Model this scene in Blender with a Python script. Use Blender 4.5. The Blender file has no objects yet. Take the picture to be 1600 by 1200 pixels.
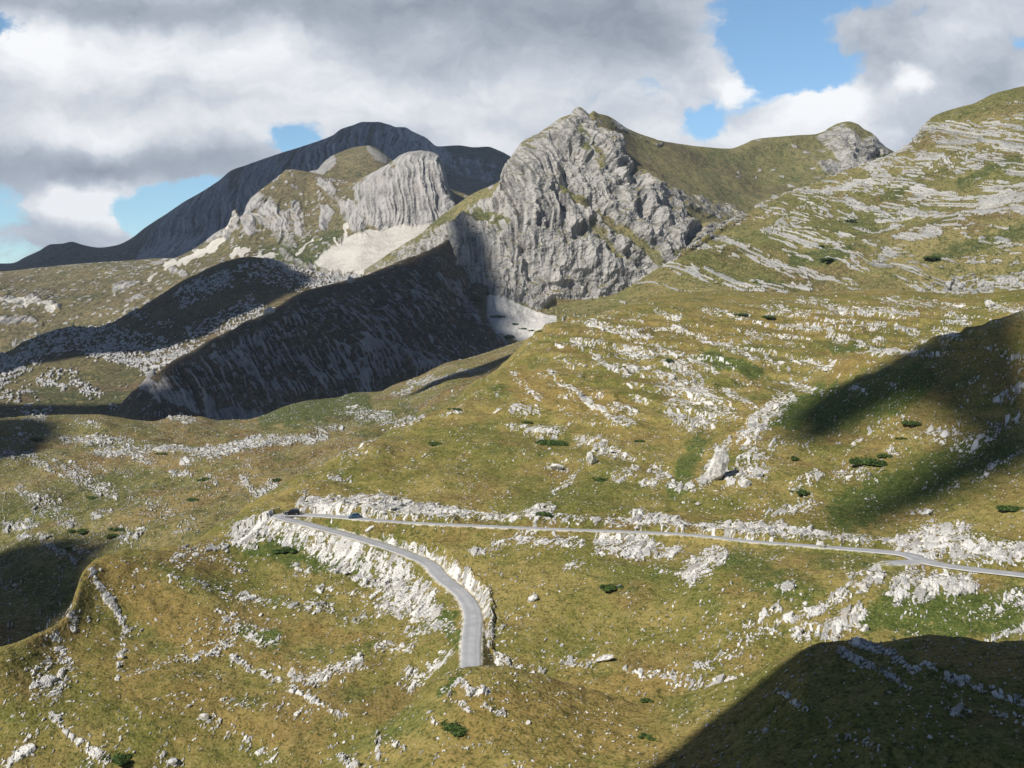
import bpy, bmesh, math, random
import numpy as np
random.seed(7); np.random.seed(7)
R = math.radians
S = bpy.context.scene
COL = S.collection

# ------------------------------------------------------------------ camera frame
F, HV = 1716.0, 480.0                      # focal length in px of a 1600x1200 frame, row of the horizon
PITCH = math.atan((600 - HV) / F)
CP, SP = math.cos(PITCH), math.sin(PITCH)

def pxdir(u, v):
    x = (np.asarray(u, float) - 800) / F; y = (600 - np.asarray(v, float)) / F
    d = y * SP + CP
    return x / d, (y * CP - SP) / d        # X/Y, Z/Y

def P(u, v, Y):
    a, e = pxdir(u, v); return float(a * Y), float(Y), float(e * Y)

def proj(X, Y, Z):
    f = Y * CP - Z * SP
    f = np.where(f < 1, 1, f)
    return 800 + F * X / f, 600 - F * (Y * SP + Z * CP) / f

SUN_AZ, SUN_EL = 45.0, 40.0                # sun behind the camera, to its left
SUNV = np.array([-math.sin(R(SUN_AZ)) * math.cos(R(SUN_EL)), -math.cos(R(SUN_AZ)) * math.cos(R(SUN_EL)), math.sin(R(SUN_EL))])

# ------------------------------------------------------------------ noise
_rng = np.random.RandomState(11)
_ang = _rng.rand(256) * 2 * np.pi
G2 = np.stack([np.cos(_ang), np.sin(_ang)], 1).astype(np.float32)
_g = _rng.randn(256, 3); G3 = (_g / np.linalg.norm(_g, axis=1)[:, None]).astype(np.float32)
RND = _rng.rand(65536).astype(np.float32)

def _hash(ix, iy, iz, seed):
    with np.errstate(over='ignore'):
        h = ix.astype(np.uint32) * np.uint32(374761393) + iy.astype(np.uint32) * np.uint32(668265263)
        if iz is not None: h = h + iz.astype(np.uint32) * np.uint32(2246822519)
        h = h + np.uint32((seed * 3266489917) & 0xffffffff)
        h = (h ^ (h >> np.uint32(13))) * np.uint32(1274126177)
        return h ^ (h >> np.uint32(16))

def n2(x, y, seed=0):
    x = np.asarray(x, np.float32); y = np.asarray(y, np.float32)
    xf = np.floor(x); yf = np.floor(y); ix = xf.astype(np.int32); iy = yf.astype(np.int32)
    fx = x - xf; fy = y - yf
    sx = fx * fx * fx * (fx * (fx * 6 - 15) + 10); sy = fy * fy * fy * (fy * (fy * 6 - 15) + 10)
    r = []
    for dy in (0, 1):
        for dx in (0, 1):
            g = G2[_hash(ix + dx, iy + dy, None, seed) & 255]
            r.append(g[..., 0] * (fx - dx) + g[..., 1] * (fy - dy))
    a = r[0] + sx * (r[1] - r[0]); b = r[2] + sx * (r[3] - r[2])
    return (a + sy * (b - a)) * 1.45

def n3(x, y, z, seed=0):
    x = np.asarray(x, np.float32); y = np.asarray(y, np.float32); z = np.asarray(z, np.float32)
    xf = np.floor(x); yf = np.floor(y); zf = np.floor(z)
    ix = xf.astype(np.int32); iy = yf.astype(np.int32); iz = zf.astype(np.int32)
    fx = x - xf; fy = y - yf; fz = z - zf
    q = lambda f: f * f * f * (f * (f * 6 - 15) + 10)
    sx, sy, sz = q(fx), q(fy), q(fz)
    pl = []
    for dz in (0, 1):
        r = []
        for dy in (0, 1):
            for dx in (0, 1):
                g = G3[_hash(ix + dx, iy + dy, iz + dz, seed) & 255]
                r.append(g[..., 0] * (fx - dx) + g[..., 1] * (fy - dy) + g[..., 2] * (fz - dz))
        a = r[0] + sx * (r[1] - r[0]); b = r[2] + sx * (r[3] - r[2])
        pl.append(a + sy * (b - a))
    return (pl[0] + sz * (pl[1] - pl[0])) * 1.5

def fbm2(x, y, o=4, seed=0, g=.5, l=2.03):
    t = 0; a = 1; s = 0
    for k in range(o):
        t = t + a * n2(x, y, seed + k * 17); s += a; a *= g; x = x * l + 3.7; y = y * l - 1.3
    return t / s ** .8

def fbm3(x, y, z, o=3, seed=0, g=.5, l=2.03):
    t = 0; a = 1; s = 0
    for k in range(o):
        t = t + a * n3(x, y, z, seed + k * 17); s += a; a *= g; x = x * l + 3.7; y = y * l - 1.3; z = z * l + 9.1
    return t / s ** .8

def cells(x, y, seed=0):
    """Worley cells: distance to the cell border (0 at the crack) and a random number per cell."""
    x = np.asarray(x, np.float32); y = np.asarray(y, np.float32)
    xf = np.floor(x); yf = np.floor(y); ix = xf.astype(np.int32); iy = yf.astype(np.int32)
    f1 = np.full(x.shape, 9., np.float32); f2 = f1.copy(); idr = np.zeros(x.shape, np.float32); ox = idr.copy(); oy = idr.copy()
    for dy in (-1, 0, 1):
        for dx in (-1, 0, 1):
            h = _hash(ix + dx, iy + dy, None, seed)
            px = xf + dx + .1 + .8 * RND[h & 65535]; py = yf + dy + .1 + .8 * RND[(h >> np.uint32(7)) & 65535]
            d = np.hypot(px - x, py - y)
            nw = d < f1
            f2 = np.where(nw, f1, np.minimum(f2, d)); idr = np.where(nw, RND[(h >> np.uint32(11)) & 65535], idr)
            ox = np.where(nw, x - px, ox); oy = np.where(nw, y - py, oy)
            f1 = np.where(nw, d, f1)
    return (f2 - f1, idr, (ox, oy))

def sst(a, b, x):
    t = np.clip((x - a) / (b - a), 0, 1); return t * t * (3 - 2 * t)

# ------------------------------------------------------------------ lofted terrain
def pchip1(xs, ys, x):
    xs = np.asarray(xs, float); ys = np.asarray(ys, float)
    h = np.diff(xs); d = np.diff(ys) / h
    m = np.zeros(len(xs))
    if len(xs) > 2:
        w1 = 2 * h[1:] + h[:-1]; w2 = h[1:] + 2 * h[:-1]
        with np.errstate(divide='ignore', invalid='ignore'):
            hm = (w1 + w2) / (w1 / d[:-1] + w2 / d[1:])
        m[1:-1] = np.where(d[:-1] * d[1:] > 0, hm, 0)
    m[0] = d[0]; m[-1] = d[-1]
    i = np.clip(np.searchsorted(xs, x) - 1, 0, len(xs) - 2)
    t = np.clip((x - xs[i]) / h[i], 0, 1)
    return ((2*t**3 - 3*t**2 + 1) * ys[i] + (t**3 - 2*t**2 + t) * h[i] * m[i] + (-2*t**3 + 3*t**2) * ys[i+1] + (t**3 - t**2) * h[i] * m[i+1])

def loft(lines, rows, u0, u1, ncol):
    """lines: near to far, each a list of (u, v, distance) traced from the photograph; rows: rows per gap."""
    cols = np.linspace(pxdir(u0, 480)[0], pxdir(u1, 480)[0], ncol)
    LY, LZ = [], []
    for ln in lines:
        a, Y, Z = [], [], []
        for (u, v, y) in ln:
            aa, e = pxdir(u, v); a.append(float(aa)); Y.append(y); Z.append(float(e * y))
        a = np.array(a); o = np.argsort(a, kind='stable'); a = a[o]
        for i in range(1, len(a)):
            if a[i] <= a[i-1]: a[i] = a[i-1] + 1e-4
        LY.append(pchip1(a, np.array(Y)[o], cols)); LZ.append(pchip1(a, np.array(Z)[o], cols))
    LY = np.array(LY); LZ = np.array(LZ)
    def slopes(L):
        d = np.diff(L, axis=0); m = np.zeros_like(L)
        p, q = d[:-1], d[1:]
        with np.errstate(divide='ignore', invalid='ignore'):
            hm = 2 * p * q / (p + q)
        m[1:-1] = np.where(p * q > 0, hm, 0); m[0] = d[0]; m[-1] = d[-1]
        return m
    mY, mZ = slopes(LY), slopes(LZ)
    oy, oz = [], []
    for k in range(len(lines) - 1):
        n = rows[k]
        t = (np.arange(n) / n)[:, None]
        if k == len(lines) - 2: t = np.linspace(0, 1, n)[:, None]
        h = lambda L, m: (2*t**3 - 3*t**2 + 1) * L[k] + (t**3 - 2*t**2 + t) * m[k] + (-2*t**3 + 3*t**2) * L[k+1] + (t**3 - t**2) * m[k+1]
        oy.append(h(LY, mY)); oz.append(h(LZ, mZ))
    Y = np.concatenate(oy); Z = np.concatenate(oz)
    return (cols[None, :] * Y), Y, Z

def normals(X, Y, Z):
    Pm = np.stack([X, Y, Z], -1)
    du = np.gradient(Pm, axis=1); dv = np.gradient(Pm, axis=0)
    n = np.cross(du, dv); n /= np.maximum(np.linalg.norm(n, axis=-1, keepdims=True), 1e-9)
    return n

def strokes(u, v, lst, warp=6., seed=5, soft=.45):
    """density field from capsules (u0,v0,u1,v1,radius,strength), with wobbly edges"""
    D = np.zeros(u.shape, np.float32)
    wu = u + warp * fbm2(u / 22, v / 16, 3, seed); wv = v + warp * .7 * fbm2(u / 22 + 40, v / 16, 3, seed + 3)
    for (a, b, c, d, r, s) in lst:
        lo_u, hi_u, lo_v, hi_v = min(a, c) - 1.6*r - 12, max(a, c) + 1.6*r + 12, min(b, d) - 1.6*r - 12, max(b, d) + 1.6*r + 12
        m = np.nonzero((u > lo_u) & (u < hi_u) & (v > lo_v) & (v < hi_v))
        if not len(m[0]): continue
        x = wu[m]; y = wv[m]
        dx, dy = c - a, d - b; L = dx*dx + dy*dy + 1e-6
        t = np.clip(((x - a) * dx + (y - b) * dy) / L, 0, 1)
        dist = np.hypot(x - a - t*dx, y - b - t*dy) / r
        D[m] = np.maximum(D[m], s * (1 - sst(1 - soft, 1 + soft, dist)))
    return D

def crestdamp(Zg, h, lo=.04):
    return lo + (1 - lo) * sst(0, h, np.max(Zg, axis=0, keepdims=True) - Zg)
LAYERS = {}
def make_grid(name, X, Y, Z, mask, mat):
    r, c = X.shape
    co = np.stack([X, Y, Z], -1).reshape(-1, 3).astype(np.float32)
    i = np.arange(r * c).reshape(r, c)
    q = np.stack([i[:-1, :-1], i[:-1, 1:], i[1:, 1:], i[1:, :-1]], -1).reshape(-1, 4).astype(np.int32)
    me = bpy.data.meshes.new(name)
    me.vertices.add(len(co)); me.vertices.foreach_set('co', co.ravel())
    me.loops.add(q.size); me.loops.foreach_set('vertex_index', q.ravel())
    me.polygons.add(len(q)); me.polygons.foreach_set('loop_start', np.arange(0, q.size, 4, dtype=np.int32))
    me.polygons.foreach_set('use_smooth', np.ones(len(q), bool))
    at = me.color_attributes.new('mask', 'FLOAT_COLOR', 'POINT')
    at.data.foreach_set('color', np.clip(mask, 0, 1).reshape(-1, 4).astype(np.float32).ravel())
    me.update(); me.validate()
    me.materials.append(mat)
    o = bpy.data.objects.new(name, me); COL.objects.link(o); o['kind'] = 'structure'
    u, v = proj(X, Y, Z)
    LAYERS[name] = (X, Y, Z, u, v, mask)
    return o

def locate(u, v, names=None, tol=3.0):
    """the nearest terrain point that shows at photo pixel (u, v)"""
    best = None
    for nm in (names or LAYERS):
        X, Y, Z, U, V, M = LAYERS[nm]
        m = np.nonzero((np.abs(U - u) < tol) & (np.abs(V - v) < tol))
        if len(m[0]):
            k = np.argmin(Y[m] + 0.5 * np.hypot(U[m] - u, V[m] - v)); k = (m[0][k], m[1][k])
            if best is None or Y[k] < best[1]: best = (float(X[k]), float(Y[k]), float(Z[k]))
    if best is None and tol < 40: return locate(u, v, names, tol * 2)
    return best

# ------------------------------------------------------------------ materials
def newmat(name):
    m = bpy.data.materials.new(name); m.use_nodes = True; nt = m.node_tree; nt.nodes.clear()
    out = nt.nodes.new('ShaderNodeOutputMaterial'); b = nt.nodes.new('ShaderNodeBsdfPrincipled')
    nt.links.new(b.outputs[0], out.inputs[0])
    b.inputs['Specular IOR Level'].default_value = .12; b.inputs['Roughness'].default_value = .9
    return m, nt, b

class NB:
    def __init__(s, nt): s.nt = nt
    def n(s, t, **k):
        x = s.nt.nodes.new(t)
        for a, b in k.items(): setattr(x, a, b)
        return x
    def put(s, sock, val):
        if hasattr(val, 'is_output') or isinstance(val, bpy.types.NodeSocket): s.nt.links.new(val, sock)
        else: sock.default_value = val
    def math(s, op, a, b=0., c=None, clamp=False):
        x = s.n('ShaderNodeMath', operation=op, use_clamp=clamp); s.put(x.inputs[0], a); s.put(x.inputs[1], b)
        if c is not None: s.put(x.inputs[2], c)
        return x.outputs[0]
    def mix(s, f, a, b):
        x = s.n('ShaderNodeMix', data_type='RGBA'); s.put(x.inputs[0], f)
        s.put(x.inputs[6], (*a, 1) if isinstance(a, tuple) and len(a) == 3 else a); s.put(x.inputs[7], (*b, 1) if isinstance(b, tuple) and len(b) == 3 else b)
        return x.outputs[2]
    def noise(s, vec, scale, detail=3., rough=.55, dim='3D'):
        x = s.n('ShaderNodeTexNoise', noise_dimensions=dim); s.put(x.inputs['Vector'], vec)
        x.inputs['Scale'].default_value = scale; x.inputs['Detail'].default_value = detail; x.inputs['Roughness'].default_value = rough
        return x.outputs['Fac']
    def ramp(s, f, a, b):
        x = s.n('ShaderNodeMapRange', interpolation_type='SMOOTHSTEP'); s.put(x.inputs[0], f); x.inputs[1].default_value = a; x.inputs[2].default_value = b
        return x.outputs[0]

def terrain_mat(name, px, rock_lo, rock_hi, straw, olive, green, brown, scree, bump=1.0, fine=1.0, dry=0.):
    """grass and limestone ground; px = size in metres of a picture pixel there (sets the scale of the fine grain)"""
    m, nt, bs = newmat(name); b = NB(nt)
    at = b.n('ShaderNodeAttribute', attribute_name='mask'); sep = b.n('ShaderNodeSeparateColor'); nt.links.new(at.outputs['Color'], sep.inputs[0])
    rock, grn, scr = sep.outputs; tone = at.outputs['Alpha']
    pos = b.n('ShaderNodeNewGeometry').outputs['Position']
    big = b.noise(pos, 1 / (px * 150), 4, .6); mid = b.noise(pos, 1 / (px * 34), 4, .62); sm = b.noise(pos, 1 / (px * 8), 3, .65); ti = b.noise(pos, 1 / (px * 2.6), 2, .6)
    # grass: olive, straw and rusty brown in patches, then tufts
    c = b.mix(b.ramp(b.math('ADD', big, b.math('MULTIPLY', mid, .5)), .62, .88), olive, straw)
    c = b.mix(b.math('MULTIPLY', b.ramp(b.noise(pos, 1 / (px * 85), 4, .62), .48, .66), .85), c, brown)
    c = b.mix(b.math('MULTIPLY', b.ramp(b.noise(pos, 1 / (px * 60), 4, .65), .53, .70), .6), c, green)
    c = b.mix(b.math('MULTIPLY', b.ramp(b.math('ADD', tone, b.math('MULTIPLY', b.math('SUBTRACT', mid, .5), 1.1)), .25, .95), dry), c, (straw[0]*1.0, straw[1]*.88, straw[2]*.86))
    c = b.mix(b.math('MULTIPLY', b.ramp(b.math('ADD', grn, b.math('MULTIPLY', b.math('SUBTRACT', mid, .5), .8)), .3, .85), .9), c, green)
    tuft = b.math('ADD', b.math('MULTIPLY', sm, .42), b.math('MULTIPLY', ti, .58))
    pale = b.mix(.62, c, (.34, .265, .115)); deep = b.mix(.72, c, (.030, .040, .010))
    c = b.mix(b.math('MULTIPLY', b.ramp(tuft, .52, .65), .9 * fine), c, pale)
    c = b.mix(b.math('MULTIPLY', b.ramp(tuft, .50, .385), 1.0 * fine), c, deep)
    sp = b.noise(pos, 1 / (px * 1.7), 1, .5)
    c = b.mix(b.math('MULTIPLY', b.ramp(sp, .60, .68), .40 * fine), c, (.03, .045, .012))
    # rock: bedding tone from the mesh, weathering from noise
    rt = b.math('ADD', b.math('MULTIPLY', tone, .62), b.math('MULTIPLY', b.math('ADD', b.math('MULTIPLY', mid, .5), b.math('MULTIPLY', sm, .5)), .75))
    rc = b.mix(b.ramp(rt, .32, 1.02), rock_lo, rock_hi)
    rc = b.mix(b.math('MULTIPLY', b.ramp(b.noise(pos, 1 / (px * 22), 3, .6), .56, .74), .35), rc, (rock_hi[0]*.72, rock_hi[1]*.6, rock_hi[2]*.46))
    c = b.mix(b.ramp(rock, .25, .6), c, rc)
    c = b.mix(b.ramp(b.math('ADD', scr, b.math('MULTIPLY', b.math('SUBTRACT', sm, .5), .5)), .3, .62), c, b.mix(b.ramp(b.math('ADD', b.math('MULTIPLY', sm, .5), b.math('MULTIPLY', mid, .5)), .36, .62), tuple(x * .80 for x in scree), tuple(x * 1.1 for x in scree)))
    nt.links.new(c, bs.inputs['Base Color'])
    bp = b.n('ShaderNodeBump'); bp.inputs['Strength'].default_value = .85; bp.inputs['Distance'].default_value = px * 1.6 * bump
    nt.links.new(b.math('ADD', tuft, b.math('MULTIPLY', b.math('MULTIPLY', rock, ti), 1.2)), bp.inputs['Height']); nt.links.new(bp.outputs[0], bs.inputs['Normal'])
    return m

STRAW, OLIVE, GREEN, BROWN = (.258, .204, .066), (.144, .136, .033), (.064, .096, .020), (.194, .136, .047)
M_near = terrain_mat('near_grass_and_limestone', .22, (.25, .242, .225), (.69, .67, .625), STRAW, OLIVE, GREEN, BROWN, (.62, .58, .50), dry=.85)
M_mid = terrain_mat('mid_grass_and_limestone', .5, (.22, .22, .215), (.56, .55, .52), (.22, .175, .075), (.145, .135, .048), (.060, .080, .022), (.165, .105, .045), (.6, .57, .5), dry=.85)
M_hill = terrain_mat('banded_hill', .8, (.16, .16, .16), (.45, .44, .415), (.205, .175, .075), (.13, .13, .046), (.062, .080, .028), (.14, .105, .05), (.55, .53, .48))
M_peak = terrain_mat('grey_peak_limestone', 1.5, (.085, .083, .083), (.41, .39, .36), (.215, .185, .088), (.15, .146, .058), (.062, .078, .032), (.125, .1, .055), (.54, .52, .48))
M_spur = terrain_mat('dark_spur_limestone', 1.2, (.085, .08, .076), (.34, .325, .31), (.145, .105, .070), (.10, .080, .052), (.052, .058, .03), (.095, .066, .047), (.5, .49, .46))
M_back = terrain_mat('brown_back_hills', 2.2, (.13, .126, .124), (.42, .40, .375), (.165, .138, .076), (.115, .104, .055), (.07, .085, .035), (.135, .105, .06), (.50, .475, .42))
M_far = terrain_mat('far_striped_rock', 3.5, (.10, .108, .12), (.40, .41, .43), (.12, .11, .085), (.095, .09, .07), (.06, .066, .045), (.09, .075, .06), (.42, .42, .42))

# ------------------------------------------------------------------ the roads (traced, then laid as real strips)
ZU = -62.0
def road_pts(lst, step=.7):
    """(u, v, Z) -> smooth world polyline"""
    p = []
    for (u, v, z) in lst:
        a, e = pxdir(u, v); Y = z / float(e); p.append((float(a) * Y, Y, z))
    p = np.array(p)
    out = []
    for i in range(len(p) - 1):
        p0, p1, p2, p3 = p[max(i-1, 0)], p[i], p[i+1], p[min(i+2, len(p)-1)]
        n = max(2, int(np.linalg.norm(p2 - p1) / step))
        for k in range(n):
            t = k / n
            out.append(.5 * ((2*p1) + (-p0 + p2)*t + (2*p0 - 5*p1 + 4*p2 - p3)*t*t + (-p0 + 3*p1 - 3*p2 + p3)*t**3))
    out.append(p[-1]); out = np.array(out)
    for _ in range(3): out[1:-1] = .25 * out[:-2] + .5 * out[1:-1] + .25 * out[2:]
    return out
low = [(738, 1110, -80), (738, 1070, -78.8), (736, 1040, -77.8), (736, 1012, -76.8), (738, 985, -75.8), (739, 960, -74.8), (730, 938, -73.8), (713, 920, -72.8), (697, 908, -72.0), (684, 896, -71.2),
       (677, 886, -70.5), (664, 877, -69.7), (640, 867, -68.7), (610, 856, -67.6), (575, 845, -66.5), (540, 835, -65.5), (505, 825.5, -64.4), (475, 817.5, -63.5), (452, 812, -62.8), (440, 808.5, -62.4)]
upp = [(440, 808.5, -62.4), (434, 806.5, -62.2), (437, 804.5, -62.0), (448, 803.8, ZU), (470, 803.8, ZU), (500, 805, ZU), (530, 807.5, ZU), (560, 810, ZU), (600, 813.5, ZU), (660, 817.5, ZU), (740, 821, ZU), (830, 825, ZU), (950, 829.5, ZU),
       (1050, 833.5, ZU), (1110, 838.5, ZU), (1180, 846, ZU), (1260, 852, ZU), (1330, 857.5, ZU), (1390, 862.5, ZU), (1420, 867, ZU), (1440, 875, ZU), (1470, 882, ZU), (1520, 889, ZU), (1600, 898, ZU), (1720, 912, ZU), (1900, 935, ZU)]
RL, RU = road_pts(low), road_pts(upp)
RW = 2.3; RWU = 1.5
LB = road_pts([(1452, 876.5, ZU), (1425, 877.5, ZU), (1404, 878.8, ZU), (1388, 879.5, ZU)])

def road_field(X, Y, Z):
    """distance to the road, road height there and which side the point is on, by a 0.4 m lookup grid"""
    allp = [(RL, 0), (RU, 1), (LB, 2)]
    x0, x1, y0, y1, st = -110., 190., 195., 350., .4
    gx = np.arange(x0, x1, st); gy = np.arange(y0, y1, st)
    GX, GY = np.meshgrid(gx, gy)
    bd = np.full(GX.shape, 99., np.float32); bz = np.zeros(GX.shape, np.float32); bs = np.zeros(GX.shape, np.float32); bk = np.zeros(GX.shape, np.float32)
    for pts, k in allp:
        d = np.diff(pts, axis=0); T = np.vstack([d, d[-1]])
        hw = (RW, RWU, 2.2)[k]
        for i in range(0, len(pts)):
            x, y, z = pts[i]
            ia = max(0, int((x - 26 - x0) / st)); ib = min(len(gx), int((x + 26 - x0) / st)); ja = max(0, int((y - 26 - y0) / st)); jb = min(len(gy), int((y + 26 - y0) / st))
            if ia >= ib or ja >= jb: continue
            s = np.s_[ja:jb, ia:ib]
            dx = GX[s] - x; dy = GY[s] - y; dd = np.hypot(dx, dy) - hw
            m = dd < bd[s]
            bd[s] = np.where(m, dd, bd[s]); bz[s] = np.where(m, z, bz[s]); bs[s] = np.where(m, np.sign(T[i, 0] * dy - T[i, 1] * dx), bs[s]); bk[s] = np.where(m, k, bk[s])
    fi = np.clip((X - x0) / st, 0, len(gx) - 1.01); fj = np.clip((Y - y0) / st, 0, len(gy) - 1.01)
    i = fi.astype(int); j = fj.astype(int); fx = fi - i; fy = fj - j
    bl = lambda A: (A[j, i] * (1-fx) + A[j, i+1] * fx) * (1-fy) + (A[j+1, i] * (1-fx) + A[j+1, i+1] * fx) * fy
    inside = (X > x0) & (X < x1 - 1) & (Y > y0) & (Y < y1 - 1)
    return np.where(inside, bl(bd), 99.), bl(bz), bs[j, i], bk[j, i]

# ------------------------------------------------------------------ N2: the big near hillside with the road
import_lines = dict(
 A0=[(-200, 1520, 150), (400, 1520, 150), (800, 1520, 145), (1200, 1560, 140), (1800, 1600, 135)],
 A=[(-200, 1260, 196), (400, 1260, 206), (800, 1260, 198), (1200, 1240, 190), (1800, 1240, 184)],
 B=[(-200, 1140, 218), (0, 1130, 220), (200, 1110, 228), (400, 1100, 236), (600, 1100, 236), (800, 1100, 228), (1200, 1090, 216), (1600, 1090, 210), (1800, 1090, 208)],
 C=[(-200, 1060, 226), (0, 1030, 232), (100, 1000, 248), (200, 985, 259), (300, 990, 262), (400, 1000, 263), (600, 1000, 262), (740, 1003, 252), (900, 1000, 250), (1200, 985, 238), (1600, 985, 231), (1800, 990, 228)],
 D=[(-200, 1050, 230), (0, 1012, 237), (60, 985, 246), (90, 966, 252), (110, 945, 258), (130, 900, 270), (150, 881, 278), (200, 875, 286), (300, 880, 294), (400, 905, 296), (550, 905, 297), (640, 902, 293), (697, 902, 286), (800, 890, 283), (1000, 890, 276), (1200, 895, 262), (1400, 910, 251), (1600, 915, 248), (1800, 945, 238)],
 E=[(-200, 1120, 250), (0, 1075, 255), (60, 1040, 264), (100, 1000, 272), (130, 935, 286), (150, 900, 296), (200, 868, 298), (280, 855, 309), (360, 833, 318), (430, 808, 326), (470, 803.5, 329), (560, 809, 322), (700, 819, 314), (830, 825, 308.3), (1000, 831.5, 303), (1110, 838.5, 296.7), (1260, 852, 286), (1390, 862.5, 278), (1440, 872, 271.5), (1520, 887, 261), (1600, 898, 254.5), (1800, 920, 242)],
 G=[(-200, 1160, 280), (0, 1120, 290), (100, 1050, 300), (150, 950, 320), (200, 890, 322), (280, 860, 330), (360, 812, 340), (385, 795, 345), (430, 775, 350), (480, 755, 358), (560, 760, 357), (700, 765, 352), (830, 765, 347), (1000, 765, 342), (1200, 770, 332), (1400, 790, 312), (1600, 800, 288), (1800, 800, 276)],
 H=[(-200, 1200, 320), (0, 1150, 335), (150, 1000, 355), (250, 900, 362), (350, 835, 372), (390, 790, 372), (430, 768, 378), (480, 744, 384), (560, 704, 398), (640, 690, 408), (800, 680, 410), (1000, 670, 405), (1200, 670, 388), (1400, 680, 362), (1600, 690, 335), (1800, 690, 322)],
 I=[(-200, 1200, 380), (0, 1150, 395), (150, 1000, 415), (300, 880, 425), (400, 800, 430), (480, 750, 430), (560, 704, 432), (620, 668, 440), (690, 638, 458), (800, 610, 470), (1000, 600, 470), (1150, 605, 460), (1230, 620, 442), (1300, 602, 432), (1400, 563, 420), (1500, 525, 412), (1600, 484, 405), (1800, 400, 395)],
 J=[(-200, 1200, 440), (0, 1150, 455), (300, 900, 470), (480, 775, 480), (620, 690, 490), (690, 652, 500), (740, 600, 520), (800, 573, 530), (900, 550, 545), (1000, 545, 550), (1200, 548, 555), (1300, 545, 560), (1400, 540, 560), (1500, 538, 560), (1600, 535, 560), (1800, 520, 560)],
 K=[(-200, 1200, 520), (0, 1150, 530), (300, 920, 550), (480, 800, 560), (620, 710, 570), (740, 610, 590), (800, 560, 610), (830, 528, 630), (870, 506, 650), (920, 496, 670), (1000, 492, 680), (1100, 490, 700), (1200, 490, 710), (1300, 490, 715), (1400, 488, 720), (1500, 488, 715), (1600, 485, 700), (1800, 470, 690)],
 Lc=[(-200, 1150, 640), (0, 1100, 650), (300, 920, 660), (480, 800, 660), (620, 720, 660), (740, 630, 680), (800, 580, 700), (830, 545, 720), (870, 518, 740), (920, 498, 770), (960, 482, 790), (1000, 470, 810), (1060, 456, 830), (1200, 457, 850), (1300, 456, 850), (1360, 452, 840), (1420, 455, 830), (1500, 460, 820), (1600, 452, 800), (1800, 440, 780)],
 M=[(-200, 1100, 760), (0, 1050, 760), (300, 900, 760), (620, 720, 760), (800, 600, 800), (900, 520, 850), (1000, 490, 900), (1200, 470, 950), (1600, 462, 920), (1800, 450, 900)])
L = import_lines
X, Y, Z = loft([L[k] for k in ('A0', 'A', 'B', 'C', 'D', 'E', 'G', 'H', 'I', 'J', 'K', 'Lc', 'M')], [10, 110, 150, 130, 190, 190, 110, 130, 110, 100, 90, 80, 14], -260, 1980, 1540)
rd, rz, rs, rk = road_field(X, Y, Z)
fade = sst(0, 9, rd)
und = 3.0 * fbm2(X / 46, Y / 46, 3, 21) + 1.5 * fbm2(X / 15, Y / 15, 3, 22) * sst(0, 20, rd)
crestfade = 1 - .8 * sst(700, 780, Y)
Z = Z + und * (.15 + .85 * fade) * np.clip(Y / 380, .55, 1.25) * crestfade
# terraces: the beds crop out as low steps along the slope
u, v = proj(X, Y, Z)
TM = strokes(u, v, [(860,520,1200,560,50,1),(900,600,1180,620,50,1),(1200,500,1500,510,45,1),(1250,580,1400,540,30,.8),(780,640,900,680,30,.8),(560,700,700,640,22,.6),(900,700,1060,740,40,.55),(1300,720,1560,640,50,.45),(1100,740,1200,700,40,.4),(1000,1040,1200,1000,40,.35),(1250,960,1500,930,40,.4),(360,1040,560,1080,40,.35)], 20, 6, .8)
wb = Z + .10 * X + 3.2 * fbm2(X / 55, Y / 55, 3, 24) + .8 * fbm2(X / 12, Y / 12, 2, 25)
pd = 4.6; fr = wb / pd - np.floor(wb / pd)
Z = Z + TM * .55 * pd * (sst(.66, 1., fr) - fr + .35) * fade * crestfade
RISER = TM * sst(.62, .74, fr) * (1 - sst(.96, 1., fr)) * sst(-.15, .3, fbm2(X / 26, Y / 26, 3, 26))
u, v = proj(X, Y, Z)
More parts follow.
